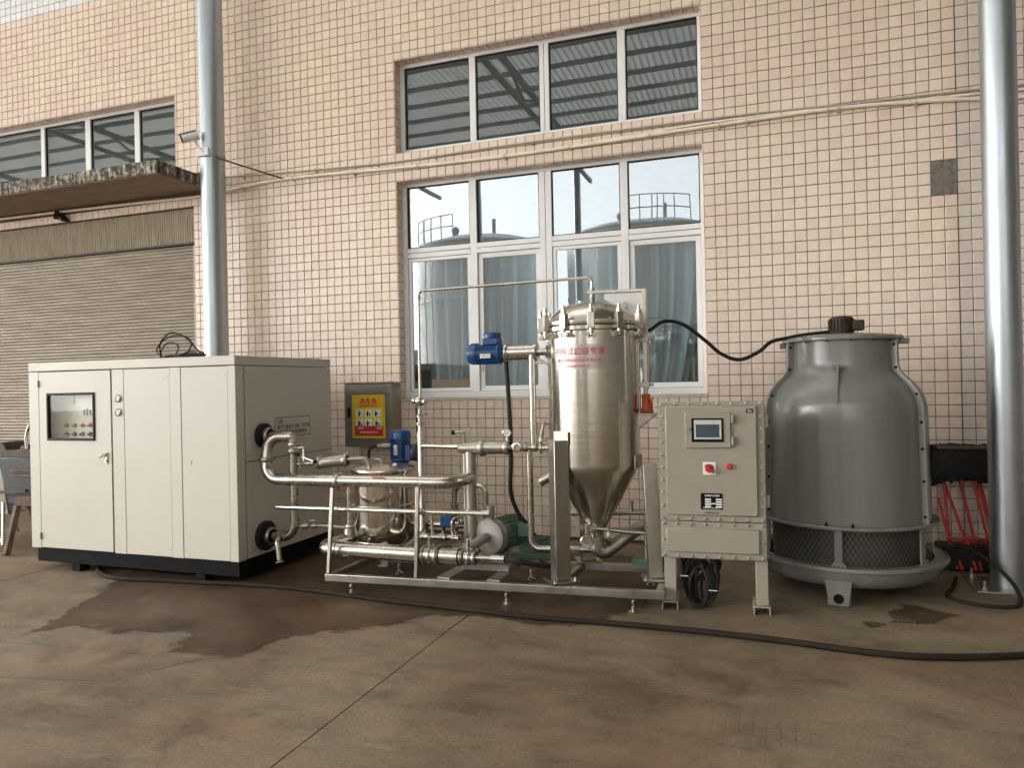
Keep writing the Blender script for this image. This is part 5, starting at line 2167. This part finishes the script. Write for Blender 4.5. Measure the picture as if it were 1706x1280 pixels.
tw = thing('cooling_tower', 'round grey bottle-shaped cooling tower with a mesh louvre band and a basin', 'cooling tower', (T.x, T.y, 0))
prof = [(.592, .548), (.592, .60), (.588, .80), (.583, 1.05), (.579, 1.28), (.574, 1.38), (.560, 1.44), (.530, 1.505), (.485, 1.562), (.440, 1.605), (.410, 1.640), (.396, 1.680), (.392, 1.74), (.392, 1.872)]
m = MB()
m.rev(T, (0, 0, 1), prof, 96)
m.build('shell', 'frp', tw)
m = MB()
m.rev(T, (0, 0, 1), [(.392, 1.872), (.425, 1.874), (.430, 1.880), (.430, 1.898), (.424, 1.904), (.30, 1.925), (0, 1.940)], 72)
m.build('top_flange', 'frp', tw)
m = MB()
m.rev(T, (0, 0, 1), [(.588, .520), (.634, .522), (.640, .528), (.640, .542), (.634, .5475), (.588, .5475)], 80)
m.build('lower_flange', 'frp', tw)
for k, a in enumerate((-61, 59, 179)):
    d = td(a)
    s = Vector((-d.y, d.x, 0))
    m = MB()
    pl = [T + d * (r - .002) + Vector((0, 0, z)) for r, z in prof] + [T + d * (r + .045) + Vector((0, 0, z)) for r, z in prof[::-1]]
    m.prism([p - s * .013 for p in pl], s * .026)
    se = m.build('seam_flange', 'frp', tw, bevel=.002)
    for (r, z) in ((.592, .60), (.588, .85), (.583, 1.08), (.579, 1.27), (.548, 1.47), (.404, 1.665), (.392, 1.835)):
        b = MB()
        p = T + d * (r + .024) + Vector((0, 0, z))
        b.cyl(p - s * .022, p + s * .022, .010, n=8)
        b.build('bolt', 'black_metal', se)
# lifting lug / rib on the neck
d = td(-4)
m = MB()
m.beam(T + d * .412 + Vector((0, 0, 1.665)), T + d * .420 + Vector((0, 0, 1.690)), .07, .02, d)
m.prism([T + d * .392 + Vector((0, 0, 1.70)), T + d * .420 + Vector((0, 0, 1.70)), T + d * .500 + Vector((0, 0, 1.58)), T + d * .590 + Vector((0, 0, 1.42)), T + d * .560 + Vector((0, 0, 1.42)), T + d * .43 + Vector((0, 0, 1.60))], Vector((-d.y, d.x, 0)) * .012)
m.build('rib', 'frp', tw)
# louvre band: expanded metal diamonds
m = MB()
rb, z0, z1, nd_, rws = .588, .262, .520, 108, 9
for fam in (1, -1):
    for k in range(nd_):
        prev = None
        for j in range(rws + 1):
            a = 2 * PI * (k + fam * j * .5) / nd_
            dd = Vector((math.cos(a), math.sin(a), 0))
            z = z0 + (z1 - z0) * j / rws
            p = T + dd * (rb + (.0015 if fam > 0 else -.0015)) + Vector((0, 0, z))
            tt = Vector((-dd.y, dd.x, 0)) * .0032
            cur = (p - tt, p + tt)
            if prev:
                m.quad(prev[0], prev[1], cur[1], cur[0])
            prev = cur
m.build('louvre_mesh', 'mesh_metal', tw, smooth=False, kind='stuff')
m = MB()
m.rev(T, (0, 0, 1), [(.53, .24), (.53, .545)], 48)
m.build('fill_pack', 'fill_dark', tw)
for a in (-4, -64, 56, 116, 176, -124):
    d = td(a)
    s = Vector((-d.y, d.x, 0))
    m = MB()
    m.beam(T + d * .602 + Vector((0, 0, .285)), T + d * .602 + Vector((0, 0, .520)), .052, .016, d)
    m.prism([T + d * .611 + s * q + Vector((0, 0, z)) for q, z in ((-.055, .268), (.055, .268), (.03, .30), (-.03, .30))], d * .010)
    m.build('louvre_post', 'frp', tw, bevel=.002)
# basin
m = MB()
m.rev(T, (0, 0, 1), [(.60, .268), (.690, .270), (.694, .262), (.694, .248), (.686, .240), (.676, .238), (.668, .215), (.655, .175), (.615, .130), (.55, .105), (.40, .095), (0, .095)], 88)
m.build('basin', 'frp', tw)
m = MB()
m.rev(T, (0, 0, 1), [(.688, .2715), (.697, .270), (.700, .256), (.697, .246), (.690, .244)], 80)
m.build('basin_rim', 'frp_rim', tw)
for a in (-4, 116, 236):
    d = td(a)
    s = Vector((-d.y, d.x, 0))
    m = MB()
    pl = [(-.088, .176), (.088, .176), (.066, .003), (-.066, .003)]
    hole = T + d * .662
    m.prism([T + d * .630 + s * q + Vector((0, 0, z)) for q, z in pl], d * .030)
    m.prism([T + d * .45 + s * .065 + Vector((0, 0, z)) for z in (.003, .12)] + [T + d * .63 + s * .065 + Vector((0, 0, z)) for z in (.12, .003)], s * .012)
    m.prism([T + d * .45 - s * .077 + Vector((0, 0, z)) for z in (.003, .12)] + [T + d * .63 - s * .077 + Vector((0, 0, z)) for z in (.12, .003)], s * .012)
    ft = m.build('foot', 'frp', tw, bevel=.004)
    m = MB()
    m.rev(T + d * .6605 + Vector((0, 0, .052)), d, [(.035, 0), (.034, .0012), (0, .0014)], 20)
    m.build('hole_disc', 'black_metal', ft)  # black disc on the foot, painting the dark inside of a hole
# pair of studs at the flange, fan motor
m = MB()
for a in (-11, 5):
    p = T + td(a) * .618 + Vector((0, 0, .548))
    m.rev(p, (0, 0, 1), [(.014, 0), (.004, .028), (0, .029)], 8)
m.build('stud', 'black_metal', tw)
m = MB()
for k in range(16):
    p = T + td(k * 22.5 + 9) * .412 + Vector((0, 0, 1.864))
    m.cyl(p, p + Vector((0, 0, .046)), .008, n=6)
m.build('flange_bolt', 'rust_dark', tw)
for a in (-100, 78):
    m = MB()
    p = T + td(a) * .43 + Vector((0, 0, 1.87))
    m.box(p.x - .035, p.x + .035, p.y - .03, p.y + .03, p.z - .03, p.z + .012)
    m.build('ear', 'frp_rim', tw, bevel=.003)
fm = MB()
fm.rev((T.x + .0, T.y - .02, 1.93), (0, 0, 1), [(0, 0), (.095, 0), (.095, .012), (.085, .018), (.085, .125), (.078, .132), (.05, .142), (0, .144)], 30)
for k in range(22):
    a = 2 * PI * k / 22
    dd = Vector((math.cos(a), math.sin(a), 0))
    fm.beam((T.x + dd.x * .088, T.y - .02 + dd.y * .088, 1.952), (T.x + dd.x * .088, T.y - .02 + dd.y * .088, 2.045), .006, .016, dd)
fmo = fm.build('fan_motor', 'rust_dark', tw)
m = MB()
m.box(T.x + .07, T.x + .155, T.y - .10, T.y + .0, 1.955, 2.035)
m.build('terminal_box', 'rust_dark', fmo, bevel=.01)
m = MB()
m.tube(spline([(-.90, -1.55, 1.99), (-.80, -1.42, 2.065), (-.66, -1.36, 2.035), (-.50, -1.33, 1.905), (-.385, -1.31, 1.80), (-.25, -1.29, 1.752), (-.11, -1.25, 1.81), (-.02, -1.20, 1.885), (.10, -1.15, 1.912), (.2, -1.10, 1.932), (.42, -1.03, 1.955)], 8), .0145, 12)
tag(m.build('tower_cable', 'black_rubber'), 'black cable drooping in front of the window from the vessel to the cooling tower', 'cable')

# ------------------------------------------------------------------ things by the right pole
rk = thing('leaning_rack', 'red tubular rack with many thin legs leaning on the tiles behind the steel pole', 'rack', (1.5, -.25, 0))
rods = [((1.318, -.10, 1.02), (1.345, -.27, .20)), ((1.325, -.12, .74), (1.50, -.42, .02)), ((1.452, -.10, .76), (1.535, -.42, .02)), ((1.512, -.08, .98), (1.625, -.46, .02)),
        ((1.60, -.10, .74), (1.68, -.42, .02)), ((1.575, -.10, .80), (1.66, -.44, .02)), ((1.285, -.16, .56), (1.37, -.40, .02)), ((1.345, -.27, .22), (1.40, -.45, .02))]
for a, b in rods:
    m = MB()
    m.cyl(a, b, .0125, n=10)
    m.build('leg', 'red_paint', rk)
m = MB()
m.cyl((1.30, -.40, .27), (1.66, -.40, .27), .014, n=10)
m.build('rail', 'red_paint', rk)
m = MB()
m.box(1.27, 2.4, -.285, -.255, .985, 1.01)
m.build('board', 'wood', rk, bevel=.004)
m = MB()
N_, K_ = 46, 14
prev = None
for i in range(N_ + 1):
    xx = 1.24 + 1.2 * i / N_
    ring_ = []
    for k in range(K_):
        a = 2 * PI * k / K_
        q = 1 + .30 * mnoise.noise((xx * 9, a * 1.3, 2)) + .18 * mnoise.noise((xx * 26, a * 3, 7))
        rz = .235 if math.sin(a) < 0 else .055
        ring_.append(m.bm.verts.new((xx, -.150 + .085 * math.copysign(abs(math.cos(a)) ** .5, math.cos(a)) * q, .955 + math.copysign(abs(math.sin(a)) ** .6, math.sin(a)) * rz * q * 1.1 + .02 * mnoise.noise((xx * 5, 0, 0)))))
    if prev:
        for k in range(K_):
            m.bm.faces.new((prev[k], prev[(k + 1) % K_], ring_[(k + 1) % K_], ring_[k]))
    prev = ring_
m2 = m
tag(m.build('black_net', 'net_black'), 'crumpled bundle of black netting hanging over the red rack against the wall', 'net')
m = MB()
for k in range(4):
    m.ball((1.44 + .035 * k, -.38 + .02 * (k % 2), .245 + .008 * (k % 3)), .034, 10)
tag(m.build('orange_rag', 'orange_cloth'), 'crumpled orange rag lying on the rail of the red rack', 'rag')
m = MB()
m.box(1.25, 2.3, -.40, -.14, .004, .20)
tag(m.build('dark_crate', 'net_black', bevel=.02), 'low dark crate on the floor under the red rack', 'crate')
m = MB()
m.tube(spline([(1.18, -.92, .285), (1.30, -.85, .30), (1.44, -.92, .24), (1.58, -1.06, .10), (1.56, -1.32, .02), (1.42, -1.42, .013), (1.22, -1.36, .013), (1.14, -1.22, .014), (1.22, -1.0, .02), (1.30, -.70, .02)], 10), .0145, 10)
tag(m.build('floor_cable', 'hose_black'), 'black cable looping on the floor between the cooling tower and the steel pole', 'cable')

# long hose across the floor
hp = [(-5.85, -2.15, .02), (-5.62, -2.36, .02), (-5.26, -2.475, .02), (-4.68, -2.415, .02), (-3.68, -2.335, .02), (-2.75, -2.435, .02), (-2.25, -2.465, .02), (-1.60, -2.515, .02), (-1.11, -2.495, .02),
      (-.53, -2.497, .02), (.0, -2.535, .02), (.486, -2.60, .02), (.825, -2.575, .02), (1.29, -2.41, .02), (1.9, -2.1, .02), (2.6, -1.9, .02)]
m = MB()
m.tube(spline(hp, 8), .019, 12)
tag(m.build('water_hose', 'hose_black'), 'long flat black water hose lying across the whole concrete floor', 'hose')

# ------------------------------------------------------------------ clutter left of the chiller
bn = thing('hopper_machine', 'dark steel hopper with a lever handle standing left of the cream chiller by the shutter', 'machine', (-7.75, -1.45, 0))
m = MB()
b0, b1 = [], []
lo = [(-7.72, -1.62, .36), (-7.30, -1.62, .36), (-7.30, -1.2, .36), (-7.72, -1.2, .36)]
hi = [(-7.80, -1.68, .93), (-7.22, -1.68, .93), (-7.22, -1.12, .93), (-7.80, -1.12, .93)]
m.hexa(lo + hi)
m.build('bin', 'grey_bin', bn, bevel=.008)
m = MB()
m.hexa([(-8.30, -1.55, .30), (-7.83, -1.55, .30), (-7.83, -1.1, .30), (-8.30, -1.1, .30), (-8.40, -1.62, .80), (-7.83, -1.62, .80), (-7.83, -1.05, .80), (-8.40, -1.05, .80)])
m.build('chute', 'steel_dull', bn, bevel=.006)
m = MB()
m.beam((-8.5, -1.52, .90), (-7.25, -1.50, .985), .20, .10)
m.cyl((-7.95, -1.55, .97), (-7.95, -1.30, .97), .11, n=20)
m.cyl((-7.52, -1.60, 1.0), (-7.52, -1.40, 1.0), .06, n=16)
m.build('drive', 'rust_dark', bn, bevel=.006)
m = MB()
m.tube(spline([(-7.47, -1.60, 1.02), (-7.475, -1.60, 1.12), (-7.46, -1.60, 1.20), (-7.42, -1.60, 1.27)], 6), .016, 10)
m.build('lever', 'steel', bn)
m = MB()
m.beam((-8.4, -1.75, .52), (-7.30, -1.74, .60), .03, .03)
m.build('crossbar', 'rust_dark', bn)
for a, b in (((-8.0, -1.70, .42), (-7.68, -1.72, .02)), ((-7.75, -1.66, .45), (-7.66, -1.74, .02)), ((-8.3, -1.2, .4), (-8.3, -1.1, .01)), ((-7.3, -1.2, .40), (-7.25, -1.1, .01)), ((-8.2, -1.6, .4), (-8.25, -1.66, .01))):
    m = MB()
    m.cyl(a, b, .017, n=10)
    m.build('leg', 'steel', bn)
m = MB()
m.box(-7.60, -7.2, -1.70, -1.64, .79, .815)
m.box(-7.60, -7.2, -1.70, -1.64, .735, .76)
tag(m.build('timber_strip', 'wood', bevel=.003), 'pair of pale timber strips lying across the dark hopper', 'timber')
sh = thing('sawhorse', 'worn wooden trestle with splayed legs half hidden by the cream chiller', 'trestle', (-7.1, -1.9, 0))
m = MB()
m.beam((-7.35, -1.80, .50), (-6.65, -1.72, .50), .09, .09)
m.build('top_beam', 'wood', sh, bevel=.005)
for a, b in (((-7.30, -1.84, .46), (-7.215, -2.03, .005)), ((-7.30, -1.74, .46), (-7.26, -1.52, .005)), ((-6.75, -1.80, .46), (-6.68, -2.0, .005)), ((-6.75, -1.70, .46), (-6.68, -1.5, .005))):
    m = MB()
    m.beam(a, b, .055, .045, (1, 0, 0))
    m.build('leg', 'wood', sh, bevel=.004)
m = MB()
m.box(-7.45, -6.75, -1.36, -1.32, .02, .50)
tag(m.build('sheet_panel', 'steel_dull', bevel=.003), 'grey sheet metal panel standing behind the wooden trestle', 'panel')

print('tiles placed singly:', single, 'objects:', len(S.objects))
